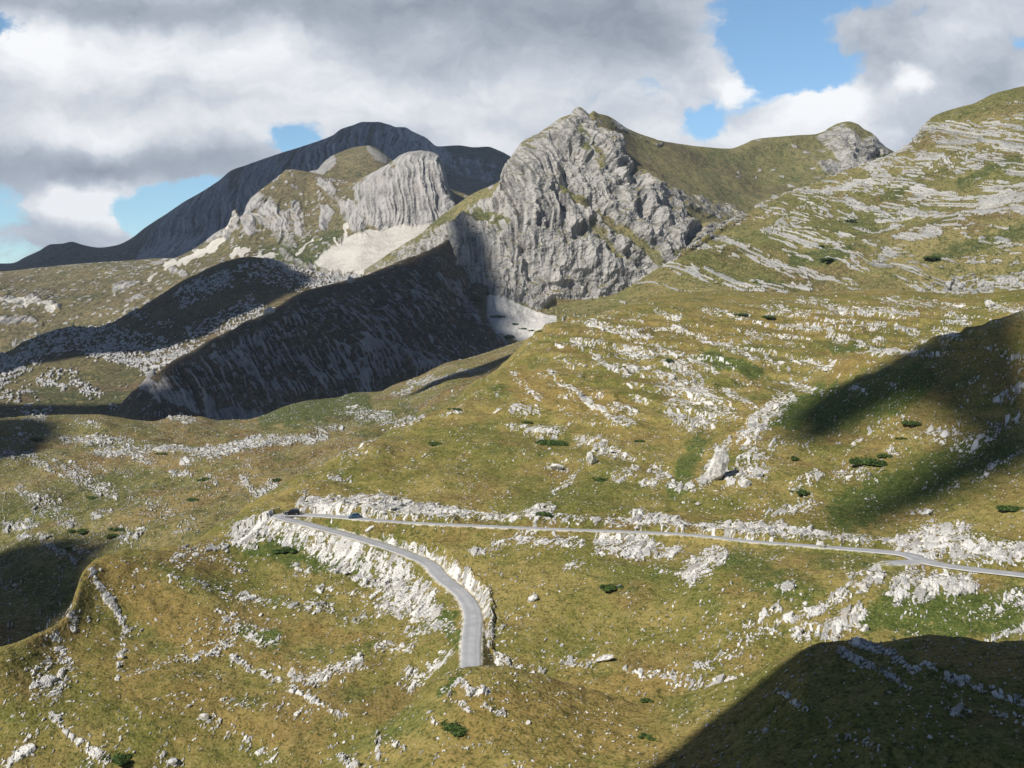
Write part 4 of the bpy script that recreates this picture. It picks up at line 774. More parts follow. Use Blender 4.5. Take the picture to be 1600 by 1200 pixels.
SK = {'foreground_knoll': None, 'hillside': skyline(['foreground_knoll']), 'lower_hills': skyline(['foreground_knoll', 'hillside']), 'banded_hill': skyline(['hillside'])}
def candidates(nm, dens, v0=0, v1=1e4, n=4000, seed=0):
    """visible points of a layer, drawn where the ground is stony"""
    Xl, Yl, Zl, U, V, M = LAYERS[nm]
    e = Zl / Yl; vis = e >= np.maximum.accumulate(e, axis=0) - 1e-5
    ok = vis & (U > -30) & (U < 1630) & (V > 0) & (V < 1215) & (V > v0) & (V < v1)
    if SK[nm] is not None: ok &= V < SK[nm][np.clip(((U + 100) / 5).astype(int), 0, 419)] - 4
    if nm == 'hillside': ok &= (RDIST > 1.2)
    # a grid cell counts by the picture area it fills
    area = np.abs(np.gradient(V, axis=0)) + .02
    wgt = np.where(ok, dens * area, 0).ravel(); wgt = wgt / wgt.sum()
    ix = np.random.RandomState(seed).choice(wgt.size, n, p=wgt)
    return [(float(Xl.ravel()[i]), float(Yl.ravel()[i]), float(Zl.ravel()[i]), float(U.ravel()[i]), float(V.ravel()[i])) for i in ix]

# named boulders first: (u, v of the base, width px, height ratio, roll in degrees, colour, label)
BIG = [
 (1122, 748, 30, 1.75, 18, M_rock, 'tall pale teardrop slab split by a crack at the lower end of the white outcrop', 'hillside'),
 (927, 724, 24, .85, -12, M_rock, 'rounded white boulder heading a thin rock line in the middle of the grassy hillside', 'hillside'),
 (1163, 760, 22, .6, 0, M_rock, 'blunt white block lowest of the broken stones beside the tall teardrop slab', 'hillside'),
 (1186, 741, 20, .6, 10, M_rock, 'squared white block right of the tall teardrop slab', 'hillside'),
 (834, 939, 24, .34, -24, M_rock, 'long white slab tilted on the bare grass right of the bending road', 'hillside'),
 (946, 1034, 32, .26, -20, M_rock, 'thin white slab like a plank on the grass above the brown knoll', 'hillside'),
 (577, 829, 22, .3, -36, M_rock, 'narrow white slab in the grass between the two roads below the blue car', 'hillside'),
 (1352, 986, 18, .6, 0, M_rock, 'white boulder beside the pale slabs just above the dark shadow', 'hillside'),
 (870, 734, 24, .35, 8, M_rock, 'low flat white rock alone on the green slope above the road', 'hillside'),
 (1450, 803, 18, .35, -16, M_rock, 'small white slab on the slope above the roadside crag', 'hillside'),
 (270, 1194, 24, .4, -14, M_rockg, 'flat grey slab with a dark underside at the bottom left of the meadow', 'hillside'),
 (317, 1124, 18, .55, 8, M_rock, 'single grey white rock at the end of a stone line in the brown meadow', 'hillside'),
 (662, 1102, 14, .6, 0, M_rock, 'white stone at the left foot of the brown knoll', 'hillside'),
 (418, 489, 18, .75, 0, M_rock, 'huge white boulder on the crest where rubble meets the dark spur', None),
 (232, 587, 18, .7, 0, M_rockg, 'lone grey boulder in the valley left of the dark spur', None),
 (551, 440, 12, .9, 0, M_rockg, 'dark grey boulder perched high on the crest of the shaded spur', 'shaded_spur'),
 (333, 540, 8, .9, 0, M_rockg, 'small round boulder on the lower crest of the shaded spur', 'shaded_spur'),
 (1488, 452, 24, .55, 0, M_rockg, 'large grey boulder in the turf at the foot of the banded hill', None),
 (1502, 449, 14, .6, 0, M_rockg, 'smaller grey boulder touching the large one below the banded hill', None),
 (1545, 478, 20, .6, 0, M_rock, 'white crag block above the long slope shadow on the right', 'hillside'),
 (1283, 855, 14, .8, 0, M_rock, 'pale block standing at the uphill edge of the road before the bend', 'hillside'),
]
from mathutils import Vector, Matrix
def put_rock(me, p, size, rot, tilt=0., label='', group=None, sink=.2, zs=1.):
    o = bpy.data.objects.new('boulder' if group is None else 'rock', me); COL.objects.link(o)
    o.location = p; o.scale = (size, size, size * zs); o.rotation_euler = (tilt * .5, tilt, rot)
    return tagit(o, label, 'boulder' if group is None else 'rock', group)
for i, (bu, bv, wpx, hr, roll, mat, lab, nm) in enumerate(BIG):
    p = locate(bu, bv, [nm] if nm else None)
    if p is None: continue
    sz = wpx * p[1] / F
    me = rock_mesh('boulder', 22, (1, .7, hr * 1.25), 300 + i, mat, .10)
    o = bpy.data.objects.new('boulder', me); COL.objects.link(o); tagit(o, lab, 'boulder')
    o.scale = (sz,) * 3; o.location = (p[0], p[1] + sz * .2, p[2] + sz * hr * .40); o.rotation_euler = (R(rr_.uniform(-6, 6)), R(roll), R(rr_.uniform(-12, 12)))

Dh = LAYERS['hillside'][5][..., 0]
def blur(A, k):
    for ax in (0, 1):
        c = np.cumsum(np.pad(A, [(k + 1, k) if a == ax else (0, 0) for a in (0, 1)], mode='edge'), axis=ax)
        A = (np.take(c, range(2 * k + 1, c.shape[ax]), axis=ax) - np.take(c, range(0, c.shape[ax] - 2 * k - 1), axis=ax)) / (2 * k + 1)
    return A
def density(nm, base):
    return base + np.clip(blur(LAYERS[nm][5][..., 0].astype(np.float64), 7), 0, .6) ** 1.2
dens = {'hillside': density('hillside', .05), 'foreground_knoll': density('foreground_knoll', .035), 'lower_hills': density('lower_hills', .06), 'banded_hill': density('banded_hill', .02)}
def region(nm, u, v):
    if nm == 'foreground_knoll': return ('on the dark shaded knoll nearest the viewer', 'rocks on the shaded near knoll') if u > 1040 + (1180 - v) * .9 else ('on the brown knoll that hides the road end', 'rocks on the brown near knoll')
    if nm == 'lower_hills': return 'on the lower hills behind the grassy crest at left', 'rocks on the lower left hills'
    rv = np.interp(u, [430, 560, 740, 1100, 1400, 1600], [803, 809, 820, 837, 866, 900])
    if u > 420 and v < rv:
        if v > rv - 40: return 'along the cut bank above the upper road', 'rocks along the road cut bank'
        if u > 1200 and v > 560 - (u - 1300) * .25: return 'on the half shaded slope above the road at right', 'rocks on the half shaded right slope'
        return ('high on the terraced hilltop above the road', 'rocks on the terraced hilltop') if v < 640 else ('on the open grassy hillside above the upper road', 'rocks on the hillside above the road')
    lu = np.interp(v, [808, 840, 870, 900, 960, 1045], [440, 560, 650, 690, 738, 735])
    if u > lu and v > 800: return ('on the grass slope below the upper road at right', 'rocks below the upper road at right') if u > 1150 else ('on the grass slope right of the bending road', 'rocks right of the bending road')
    if u > 360 and v < 970: return 'in the white rubble fan below the lower road', 'rocks in the rubble below the road'
    if u > 340: return 'in the hollow meadow left of the road end', 'rocks in the hollow meadow'
    return 'on the brown meadow spur at lower left', 'rocks on the lower left meadow'
KIND = {0: 'chunky pale limestone rock', 1: 'oblong pale limestone rock', 2: 'narrow pale limestone slab', 3: 'flattish pale limestone rock', 4: 'blocky pale limestone rock'}
def bedrot(x, y): return R(72) + R(24) * math.sin(x / 37. + y / 53.)
cnt = 0
for nm, n, lo, hi, sd in (('hillside', 225, 5.5, 13, 1), ('foreground_knoll', 30, 6, 14, 2), ('lower_hills', 30, 5, 10, 3)):
    for (x, y, z, u, v) in candidates(nm, dens[nm], n=n, seed=sd):
        k = rr_.randrange(15); spx = lo + (hi - lo) * rr_.random() ** 2.2
        sz = spx * y / F
        where, grp = region(nm, u, v)
        put_rock(SHAPES[k], (x, y, z + sz * .12), sz, bedrot(x, y) + rr_.uniform(-.5, .5), rr_.uniform(-.25, .25), KIND[k % 5] + ' ' + where, grp, zs=rr_.uniform(.8, 1.2)); cnt += 1
# the thousands of smaller stones nobody could count: one object
SV = []
for k in range(8):
    bm = hull(9, (1, .75, .6) if k % 2 else (1, .5, .42), 500 + k); bmesh.ops.triangulate(bm, faces=bm.faces)
    bm.verts.index_update(); SV.append((np.array([v.co[:] for v in bm.verts]), np.array([[v.index for v in f.verts] for f in bm.faces]))); bm.free()
vs, fs, off = [], [], 0
for nm, n, lo, hi, sd in (('hillside', 11000, 1.4, 4.4, 11), ('foreground_knoll', 900, 2, 7, 12), ('lower_hills', 4500, 1.3, 4.0, 13), ('banded_hill', 2500, 1.2, 4.0, 14)):
    for (x, y, z, u, v) in candidates(nm, dens[nm] if nm != 'hillside' else dens[nm] + .02, n=n, seed=sd):
        V_, F_ = SV[rr_.randrange(8)]; sz = (lo + (hi - lo) * rr_.random() ** 3) * y / F
        a = bedrot(x, y) + rr_.uniform(-.9, .9); t = rr_.uniform(-.35, .35); ca, sa, ct, st_ = math.cos(a), math.sin(a), math.cos(t), math.sin(t)
        q = V_ * sz; q = np.stack([q[:, 0] * ct + q[:, 2] * st_, q[:, 1], -q[:, 0] * st_ + q[:, 2] * ct], 1)
        vs.append(np.stack([q[:, 0] * ca - q[:, 1] * sa + x, q[:, 0] * sa + q[:, 1] * ca + y, q[:, 2] + z + sz * .12], 1)); fs.append(F_ + off); off += len(V_)
vs = np.concatenate(vs); fs = np.concatenate(fs)
me = bpy.data.meshes.new('scattered_stones'); me.vertices.add(len(vs)); me.vertices.foreach_set('co', vs.astype(np.float32).ravel())
me.loops.add(fs.size); me.loops.foreach_set('vertex_index', fs.astype(np.int32).ravel()); me.polygons.add(len(fs)); me.polygons.foreach_set('loop_start', np.arange(0, fs.size, 3, dtype=np.int32))
me.update(); me.validate(); me.materials.append(M_rock)
o = bpy.data.objects.new('scattered_stones', me); COL.objects.link(o); o['kind'] = 'stuff'
tagit(o, 'countless small pale limestone stones strewn over the grassy hills', 'stones')

# --- juniper and dwarf pine: low mats of small leaf faces over a dark woody core
m, nt, bs = newmat('juniper_leaves'); b = NB(nt)
pos = b.n('ShaderNodeNewGeometry').outputs['Position']; c = b.mix(b.ramp(b.noise(pos, 1.4, 3, .6), .38, .62), (.022, .044, .012), (.075, .112, .028)); nt.links.new(c, bs.inputs['Base Color']); M_leaf = m
def shrub_mesh(seed, n=1500):
    r = random.Random(seed); vs = []; fs = []
    lobes = [(0, 0, .34)] + [(r.uniform(-.5, .5), r.uniform(-.4, .4), r.uniform(.09, .27)) for _ in range(11)]
    for _ in range(n):
        lx, ly, lr = r.choice(lobes); th = r.uniform(0, 6.283); ph = math.acos(r.uniform(-.1, 1)); rad = lr * (r.uniform(.55, 1.12))
        p = Vector((lx + rad * math.sin(ph) * math.cos(th), ly + rad * math.sin(ph) * math.sin(th), max(0, rad * math.cos(ph) * 1.0)))
        s = r.uniform(.018, .042); a = Vector((r.uniform(-1, 1), r.uniform(-1, 1), r.uniform(-.4, 1))).normalized(); c2 = a.cross(Vector((r.uniform(-1, 1), r.uniform(-1, 1), r.uniform(-1, 1)))).normalized()
        k = len(vs); vs += [p - a * s * .3 - c2 * s * .6, p + a * s * 1.5 - c2 * s * .2, p + a * s * 1.5 + c2 * s * .2, p - a * s * .3 + c2 * s * .6]; fs.append((k, k + 1, k + 2, k + 3))
    for (lx, ly, lr) in lobes:            # woody core
        k = len(vs); ns = 9
        for j in range(4):
            ph = j / 3.4 * math.pi / 2
            for i in range(ns):
                th = i / ns * 6.283; q = lr * .8 * (1 + .12 * r.uniform(-1, 1)); vs.append(Vector((lx + q * math.cos(ph) * math.cos(th), ly + q * math.cos(ph) * math.sin(th), q * math.sin(ph) - .03)))
        for j in range(3):
            for i in range(ns): fs.append((k + j*ns + i, k + j*ns + (i+1) % ns, k + (j+1)*ns + (i+1) % ns, k + (j+1)*ns + i))
    me = bpy.data.meshes.new('juniper_shrub'); me.from_pydata([tuple(v) for v in vs], [], fs); me.update(); me.materials.append(M_leaf); return me
SHR = [shrub_mesh(40 + k) for k in range(5)]
SHRUBS = [
 (862, 690, 36, .5, 'broad dark green juniper mat alone under the pale stone rows on the hillside', None),
 (935, 748, 22, .6, 'round dark juniper below the rounded white boulder', None),
 (1357, 722, 40, .6, 'largest dark green juniper on the right slope among white stones', None),
 (1384, 712, 18, .6, 'small juniper touching the right side of the largest one', None),
 (1244, 714, 18, .7, 'juniper tucked under a white slab right of the big outcrop', None),
 (1424, 661, 22, .6, 'dark juniper just below the edge of the cloud shadow on the right', None),
 (1408, 684, 14, .5, 'little green juniper halfway between two larger ones on the right slope', None),
 (849, 801, 18, .8, 'juniper sitting on top of the white road cut', None),
 (957, 917, 30, .4, 'flat juniper mat on the plain grass below the upper road', None),
 (1254, 768, 28, .5, 'elongated juniper on the slope above the white road cut at right', None),
 (1575, 792, 30, .5, 'rounded juniper on the sunny slope at the right edge above the crag', None),
 (708, 1136, 46, .42, 'biggest oval juniper patch on the brown knoll below the road end', None),
 (186, 1184, 36, .6, 'bushy dark juniper at the bottom left beside a line of stones', None),
 (449, 860, 28, .6, 'dark juniper under the white rubble beside the lower road', None),
 (434, 748, 16, .6, 'small juniper on the crest line above the black car', None),
 (681, 692, 20, .5, 'low green juniper high on the left shoulder of the hillside', None),
 (711, 637, 16, .5, 'juniper near the left skyline of the hillside', None),
 (1000, 687, 14, .6, 'tiny juniper beneath a small white rock in mid hillside', None),
 (825, 657, 14, .5, 'small juniper between two rows of pale stones on the left of the hillside', None),
 (1046, 563, 18, .45, 'low juniper among the pale rock bands on the hilltop', None),
 (1201, 496, 16, .6, 'round juniper on the flat hilltop below the banded hill', None),
 (1159, 489, 18, .4, 'flat juniper on the far edge of the hilltop', None),
 (1014, 1150, 22, .35, 'flat green juniper near the left tip of the dark shadow', None),
 (1013, 1094, 16, .5, 'small dark juniper alone on the brown grass above the shadow', None),
 (321, 747, 20, .5, 'juniper on the ridge of the left valley slope', 'junipers on the left valley slope'),
 (302, 778, 16, .5, 'lower of two junipers near the ridge of the left valley', 'junipers on the left valley slope'),
 (182, 825, 20, .5, 'dark juniper beside a pale rock on the left valley ridge', 'junipers on the left valley slope'),
 (128, 829, 26, .35, 'long flat juniper leftmost on the left valley ridge', 'junipers on the left valley slope'),
 (180, 836, 18, .4, 'flat juniper just below the one beside the pale rock', 'junipers on the left valley slope'),
 (108, 855, 20, .5, 'juniper at the upper edge of the dark valley shadow', 'junipers on the left valley slope'),
 (60, 684, 18, .5, 'dark juniper on the far left hill near the shadow edge', 'junipers on the left valley slope'),
 (140, 775, 18, .4, 'dark juniper low on the striped left hill', 'junipers on the left valley slope'),
 (252, 706, 14, .4, 'small juniper beside white slabs on the far left hill', 'junipers on the left valley slope'),
 (1297, 403, 22, .45, 'dark shrub on the green ledge of the banded hill', 'shrubs on the banded hill'),
 (1282, 382, 12, .5, 'small dark shrub above the green ledge of the banded hill', 'shrubs on the banded hill'),
 (1452, 401, 18, .45, 'dark shrub right of the grey overhang on the banded hill', 'shrubs on the banded hill'),
 (1330, 342, 12, .5, 'dark shrub high among the beds of the banded hill', 'shrubs on the banded hill'),
 (748, 468, 14, 1.4, 'tall dark pine thicket at the top left of the lower scree', 'pines on the lower scree'),
 (777, 492, 14, .5, 'dwarf pine leftmost on the pale lower scree', 'pines on the lower scree'),
 (790, 493, 7, .6, 'tiny dwarf pine in the middle of the lower scree', 'pines on the lower scree'),
 (806, 504, 10, .5, 'dwarf pine above the valley edge of the lower scree', 'pines on the lower scree'),
 (817, 511, 10, .5, 'dwarf pine between two smaller ones on the lower scree', 'pines on the lower scree'),
 (829, 514, 8, .5, 'small dwarf pine low on the right of the scree', 'pines on the lower scree'),
 (843, 515, 7, .5, 'dwarf pine rightmost on the lower scree', 'pines on the lower scree'),
 (800, 524, 22, .5, 'wide dwarf pine thicket at the bottom of the lower scree', 'pines on the lower scree'),
]
for i, (su, sv, wpx, hr, lab, grp) in enumerate(SHRUBS):
    p = locate(su, sv)
    if p is None: continue
    pine = 'pine' in lab
    o = bpy.data.objects.new('dwarf_pine' if pine else 'juniper_shrub', SHR[i % 5]); COL.objects.link(o)
    sz = wpx * p[1] / F * 1.15
    o.location = (p[0], p[1], p[2] - .05); o.scale = (sz, sz * .95, sz * hr * 1.15); o.rotation_euler = (0, 0, rr_.uniform(-.4, .4))
    tagit(o, lab, 'dwarf pine' if pine else 'shrub', grp)

# --- the two cars
def mesh_obj(name, bm, mat, parent, smooth=False):
    me = bpy.data.meshes.new(name); bm.normal_update(); bm.to_mesh(me); bm.free(); me.materials.append(mat)
    if smooth:
        for p in me.polygons: p.use_smooth = True
    o = bpy.data.objects.new(name, me); COL.objects.link(o); o.parent = parent; return o
def prism(prof, w, taper=None, bev=.05):
    """side profile (x, z) swept across the width; taper(z) narrows it"""
    bm = bmesh.new(); L_ = []
    for s in (-1, 1): L_.append([bm.verts.new((x, s * w / 2 * (taper(x, z) if taper else 1), z)) for x, z in prof])
    n = len(prof); bm.faces.new(L_[0][::-1]); bm.faces.new(L_[1])
    for i in range(n): bm.faces.new((L_[0][i], L_[0][(i+1) % n], L_[1][(i+1) % n], L_[1][i]))
    bmesh.ops.recalc_face_normals(bm, faces=bm.faces)
    if bev: bmesh.ops.bevel(bm, geom=bm.edges[:], offset=bev, segments=2, affect='EDGES', profile=.6)
    return bm
def box(c, d, bev=.015):
    bm = bmesh.new(); bmesh.ops.create_cube(bm, size=1)
    for v in bm.verts: v.co = Vector((c[0] + v.co.x * d[0], c[1] + v.co.y * d[1], c[2] + v.co.z * d[2]))
    if bev: bmesh.ops.bevel(bm, geom=bm.edges[:], offset=bev, segments=1, affect='EDGES')
    return bm
def quad(a, b_, c, d, out, th=.02):
    """a thin pane on the outside of a sloping cabin side"""
    bm = bmesh.new(); n = (Vector(b_) - Vector(a)).cross(Vector(d) - Vector(a)).normalized()
    if n.dot(Vector(out)) < 0: n = -n
    lo = [bm.verts.new(Vector(p) + n * .002) for p in (a, b_, c, d)]; hi = [bm.verts.new(Vector(p) + n * th) for p in (a, b_, c, d)]
    bm.faces.new(hi); bm.faces.new(lo[::-1])
    for i in range(4): bm.faces.new((lo[i], lo[(i+1) % 4], hi[(i+1) % 4], hi[i]))
    bmesh.ops.recalc_face_normals(bm, faces=bm.faces); return bm
def wheel(cx, cy, r, w, parent):
    bm = bmesh.new(); bmesh.ops.create_cone(bm, cap_ends=True, segments=28, radius1=r, radius2=r, depth=w)
    bmesh.ops.bevel(bm, geom=[e for e in bm.edges if abs(e.verts[0].co.z - e.verts[1].co.z) < 1e-4], offset=.04, segments=2, affect='EDGES')
    bmesh.ops.transform(bm, matrix=Matrix.Translation((cx, cy, r)) @ Matrix.Rotation(R(90), 4, 'X'), verts=bm.verts)
    t = mesh_obj('wheel', bm, M_tyre, parent)
    s = 1 if cy > 0 else -1
    bm = bmesh.new(); bmesh.ops.create_cone(bm, cap_ends=True, segments=24, radius1=r * .64, radius2=r * .55, depth=.05)
    bmesh.ops.transform(bm, matrix=Matrix.Translation((cx, cy + s * w * .5, r)) @ Matrix.Rotation(R(-90 * s), 4, 'X'), verts=bm.verts)
    rim = mesh_obj('rim', bm, M_rim, t)
    bm = bmesh.new()
    for k in range(5):
        a = k / 5 * 6.283; bb = box((0, 0, 0), (r * .5, .05, .02), 0)
        bmesh.ops.transform(bb, matrix=Matrix.Translation((cx, cy + s * (w * .5 + .035), r)) @ Matrix.Rotation(a, 4, 'Y') @ Matrix.Translation((r * .3, 0, 0)) @ Matrix.Rotation(R(90), 4, 'X'), verts=bb.verts)
        tmp = bpy.data.meshes.new('t'); bb.to_mesh(tmp); bb.free(); bm.from_mesh(tmp); bpy.data.meshes.remove(tmp)
    mesh_obj('spokes', bm, M_rim, t)
M_tyre = simple('tyre_rubber', (.02, .02, .02), .9); M_rim = simple('alloy', (.45, .46, .47), .35, .8, .5)
M_glass = simple('dark_car_glass', (.015, .02, .024), .06, 0, .6); M_lamp = simple('lamp_lens', (.75, .77, .78), .1, .3, .6); M_red = simple('red_lens', (.35, .02, .015), .2)
M_plast = simple('black_trim', (.025, .025, .027), .6); M_plate = simple('white_plate', (.7, .7, .68), .5)
def paint(name, col):
    m, nt, bs = newmat(name); b = NB(nt); nz = b.noise(b.n('ShaderNodeNewGeometry').outputs['Position'], 2.5, 3, .6)
    nt.links.new(b.mix(nz, tuple(x * .85 for x in col), col), bs.inputs['Base Color']); bs.inputs['Roughness'].default_value = .28; bs.inputs['Specular IOR Level'].default_value = .5; bs.inputs['Coat Weight'].default_value = .6
    return m
def car(name, label, Ln, Wd, Ht, pcol, loc, heading, hood, suv):
    root = bpy.data.objects.new(name, None); COL.objects.link(root); tagit(root, label, 'car')
    h = Ln / 2; belt = Ht * .61; gc = Ht * .14; r = .36 if suv else .29; wb0, wb1 = -h + Ln * .19, h - Ln * .19
    def arch(cx):
        return [(cx + (r + .07) * math.cos(t), gc + .0 + max(0, r - gc) + (r + .07) * math.sin(t) * .98) for t in [math.pi - math.pi * k / 8 for k in range(9)]]
    prof = [(-h, gc + .05), (-h + .02, belt - .18), (-h + .10, belt)] + [(h - hood, belt), (h - .22, belt - .17), (h - .04, belt - .30), (h, gc + .08), (h - .1, gc)]
    bot = []
    for cx in (wb1, wb0): bot += [(x, z) if z > gc else (x, gc) for x, z in arch(cx)][::-1]
    prof += bot + [(-h + .1, gc)]
    tap = lambda x, z: (1 - .10 * max(0, (z - belt * .7) / (belt * .3)) ** 2 * .5) * (1 - .10 * max(0, (abs(x) - h * .72) / (h * .28)) ** 2)
    P_ = paint(name + '_paint', pcol)
    mesh_obj('body', prism(prof, Wd, tap, .018), P_, root)
    # cabin: wide foot, narrow roof
    x0, x1, t0, t1 = -h + .08, h - hood + .12, -h + (.24 if suv else .45), h - hood - (.75 if suv else .62)
    wb_, wt = Wd * .94, Wd * .76; top = Ht - .05
    bm = bmesh.new()
    lo = [bm.verts.new(p) for p in ((x0, -wb_/2, belt - .03), (x1, -wb_/2, belt - .03), (x1, wb_/2, belt - .03), (x0, wb_/2, belt - .03))]
    hi = [bm.verts.new(p) for p in ((t0, -wt/2, top), (t1, -wt/2, top), (t1, wt/2, top), (t0, wt/2, top))]
    bm.faces.new(lo[::-1]); bm.faces.new(hi)
    for i in range(4): bm.faces.new((lo[i], lo[(i+1) % 4], hi[(i+1) % 4], hi[i]))
    bmesh.ops.recalc_face_normals(bm, faces=bm.faces); bmesh.ops.bevel(bm, geom=bm.edges[:], offset=.05, segments=2, affect='EDGES'); mesh_obj('roof', bm, P_, root)
    def sp(s, f, g):     # point on a cabin side: f along (0 rear..1 front), g up
        xa = x0 + (t0 - x0) * g; xb = x1 + (t1 - x1) * g; y = (wb_ + (wt - wb_) * g) / 2 * s
        return (xa + (xb - xa) * f, y, belt - .03 + (top - belt + .03) * g)
    for s in (-1, 1):
        for f0, f1 in (((.07, .30), (.34, .60), (.64, .92)) if suv else ((.10, .46), (.51, .90))):
            mesh_obj('side_window', quad(sp(s, f0, .14), sp(s, f1, .14), sp(s, f1, .84), sp(s, f0, .84), (0, s, 0)), M_glass, root)
        mesh_obj('mirror', box((x1 - .35, s * (Wd/2 + .08), belt + .06), (.12, .20, .14), .03), P_, root)
        mesh_obj('headlight', box((h - .10, s * (Wd/2 - .26), belt - .30), (.20, .34, .15), .03), M_lamp, root)
        mesh_obj('tail_light', box((-h + .03, s * (Wd/2 - .20), belt - .14), (.10, .22, .26), .03), M_red, root)
        mesh_obj('door_handle', box((-.1, s * (Wd/2 + .005), belt - .16), (.18, .03, .03), .005), M_plast, root)
    fp = lambda e, yk, g: ((x1 + (t1 - x1) * g) if e else (x0 + (t0 - x0) * g), (wb_ + (wt - wb_) * g) / 2 * yk, belt - .03 + (top - belt + .03) * g)
    mesh_obj('windscreen', quad(fp(1, -.84, .12), fp(1, .84, .12), fp(1, .84, .88), fp(1, -.84, .88), (1, 0, .5)), M_glass, root)
    mesh_obj('rear_window', quad(fp(0, -.8, .2), fp(0, .8, .2), fp(0, .8, .84), fp(0, -.8, .84), (-1, 0, .5)), M_glass, root)
    mesh_obj('grille', box((h - .03, 0, belt - .36), (.08, Wd * .42, .13), .02), M_plast, root)
    for e in (1, -1):
        mesh_obj('bumper', box((e * (h - .02), 0, gc + .17), (.14, Wd * .93, .22), .04), M_plast if suv else P_, root)
        mesh_obj('number_plate', box((e * (h + .055), 0, gc + .20), (.02, .50, .11), .004), M_plate, root)
    if suv:
        for s in (-1, 1): mesh_obj('roof_rail', box(((t0 + t1) / 2, s * wt * .44, top + .05), ((t1 - t0) * .85, .04, .05), .01), M_plast, root)
    for cx in (wb0, wb1):
        for s in (-1, 1): wheel(cx, s * (Wd/2 - .10), r, .22, root)
    root.location = loc; root.rotation_euler = (0, 0, heading)
def onroad(u, v, z=ZU):
    a, e = pxdir(u, v); Y_ = z / float(e); return (float(a) * Y_, Y_, z + .05)
car('off_road_car', 'black off-road car with roof rails parked on the outside of the hairpin bend', 4.5, 1.85, 1.78, (.008, .008, .009), onroad(456.5, 804.4), R(188), 1.25, True)
car('hatchback', 'small blue hatchback on the upper road beneath the white rock cut', 3.6, 1.65, 1.5, (.045, .12, .19), onroad(553, 809.6), R(205), .85, False)

# ------------------------------------------------------------------ clouds that shade the land (they drift outside the picture, between sun and ground)
mc, nt, bs = newmat('cloud_white'); bs.inputs['Base Color'].default_value = (.75, .76, .78, 1); bs.inputs['Roughness'].default_value = 1
def cloud(pts, t, thick, seed):
    p = np.array([q if len(q) == 3 and q[1] > 0 and False else q for q in pts], float) + SUNV * t
    c = p.mean(0)
    # densify the outline and roughen it
    out = []
    for i in range(len(p)):
        a, b = p[i], p[(i + 1) % len(p)]
        for k in range(10): out.append(a + (b - a) * k / 10)
    out = np.array(out); size = np.linalg.norm(out - c, axis=1).mean()
    nz = fbm2(out[:, 0] / (size * .22), out[:, 1] / (size * .22), 3, seed)
    out = c + (out - c) * (1 + .07 * nz)[:, None]
    m = len(out); vs = []; fs = []
    rings = [0.0, .2, .4, .6, .75, .87, .95, 1.0]
    for s in (1, -1):
        for r in rings:
            q = c + (out - c) * r
            hgt = thick * (1 - r * r) * (1 if s > 0 else -.25) * (1 + .6 * fbm2(q[:, 0] / (size * .2), q[:, 1] / (size * .2), 3, seed + s))
            q = q.copy(); q[:, 2] += hgt; vs.extend(map(tuple, q))
    for s in (0, 1):
        o = s * len(rings) * m
        for r in range(len(rings) - 1):
            for i in range(m):
                f = (o + r*m + i, o + r*m + (i+1) % m, o + (r+1)*m + (i+1) % m, o + (r+1)*m + i)
                fs.append(f if s == 0 else f[::-1])
    me = bpy.data.meshes.new('cloud'); me.from_pydata(vs, [], fs); me.update(); me.materials.append(mc)
    o = bpy.data.objects.new('cloud', me); COL.objects.link(o); o['kind'] = 'structure'
def onland(lst, names=None):
    return [locate(*p, names) if len(p) == 2 else P(*p) for p in lst]
cloud([P(*p) for p in [(235,668,1040),(262,590,1190),(310,544,1240),(400,499,1332),(490,452,1428),(560,435,1503),(620,413,1560),(690,384,1645),(722,360,1760),(726,350,1830),(748,350,1850),(755,400,1735),(756,440,1690),(750,470,1655),(752,500,1580),(775,545,1450),(815,590,1320),(700,640,1150),(560,680,1050),(330,720,980)]], 3600, 130, 1)
cloud([P(*p) for p in [(40,545,1600),(90,519,1645),(150,513,1690),(250,463,1798),(350,412,1908),(398,402,1943),(450,416,1970),(500,440,1850),(440,472,1700),(385,492,1630),(320,528,1530),(235,552,1480),(150,560,1460),(60,575,1440),(-60,610,1380),(-60,570,1570)]], 2000, 120, 2)
cloud([P(*p) for p in [(-60,690,1080),(-60,640,1220),(60,640,1210),(150,640,1200),(230,630,1180),(330,660,1100),(330,700,1050)]], 1900, 60, 3)
cloud([P(*p) for p in [(-400,520,3700),(400,420,3900),(700,400,3900),(1100,420,3900),(1100,150,5300),(600,120,5300),(200,300,5300),(-400,380,5300)]], 3600, 300, 4)
cloud(onland([(1640,452),(1560,500),(1480,535),(1400,566),(1330,592),(1250,625),(1218,660),(1230,690),(1290,690),(1350,655),(1440,622),(1500,640),(1530,690),(1660,700)], ['hillside']), 2300, 60, 5)
cloud(onland([(1660,672),(1560,705),(1480,738),(1400,760),(1330,790),(1290,812),(1330,826),(1420,800),(1500,770),(1580,740),(1660,715)], ['hillside']), 2600, 40, 6)
cloud([P(*p) for p in [(-180,930,462),(-80,908,470),(-20,896,475),(40,894,470),(90,898,462),(118,918,440),(120,1010,390),(0,1100,360),(-150,1100,360)]], 1700, 50, 7)
cloud([P(*p) for p in [(632,625,800),(690,596,850),(745,572,880),(790,556,900),(815,560,900),(760,592,800),(700,615,780)]], 1700, 40, 9)
cloud([P(*p) for p in [(-80,660,800),(40,655,795),(78,675,750),(70,705,700),(30,725,660),(-80,735,640)]], 2000, 30, 11)

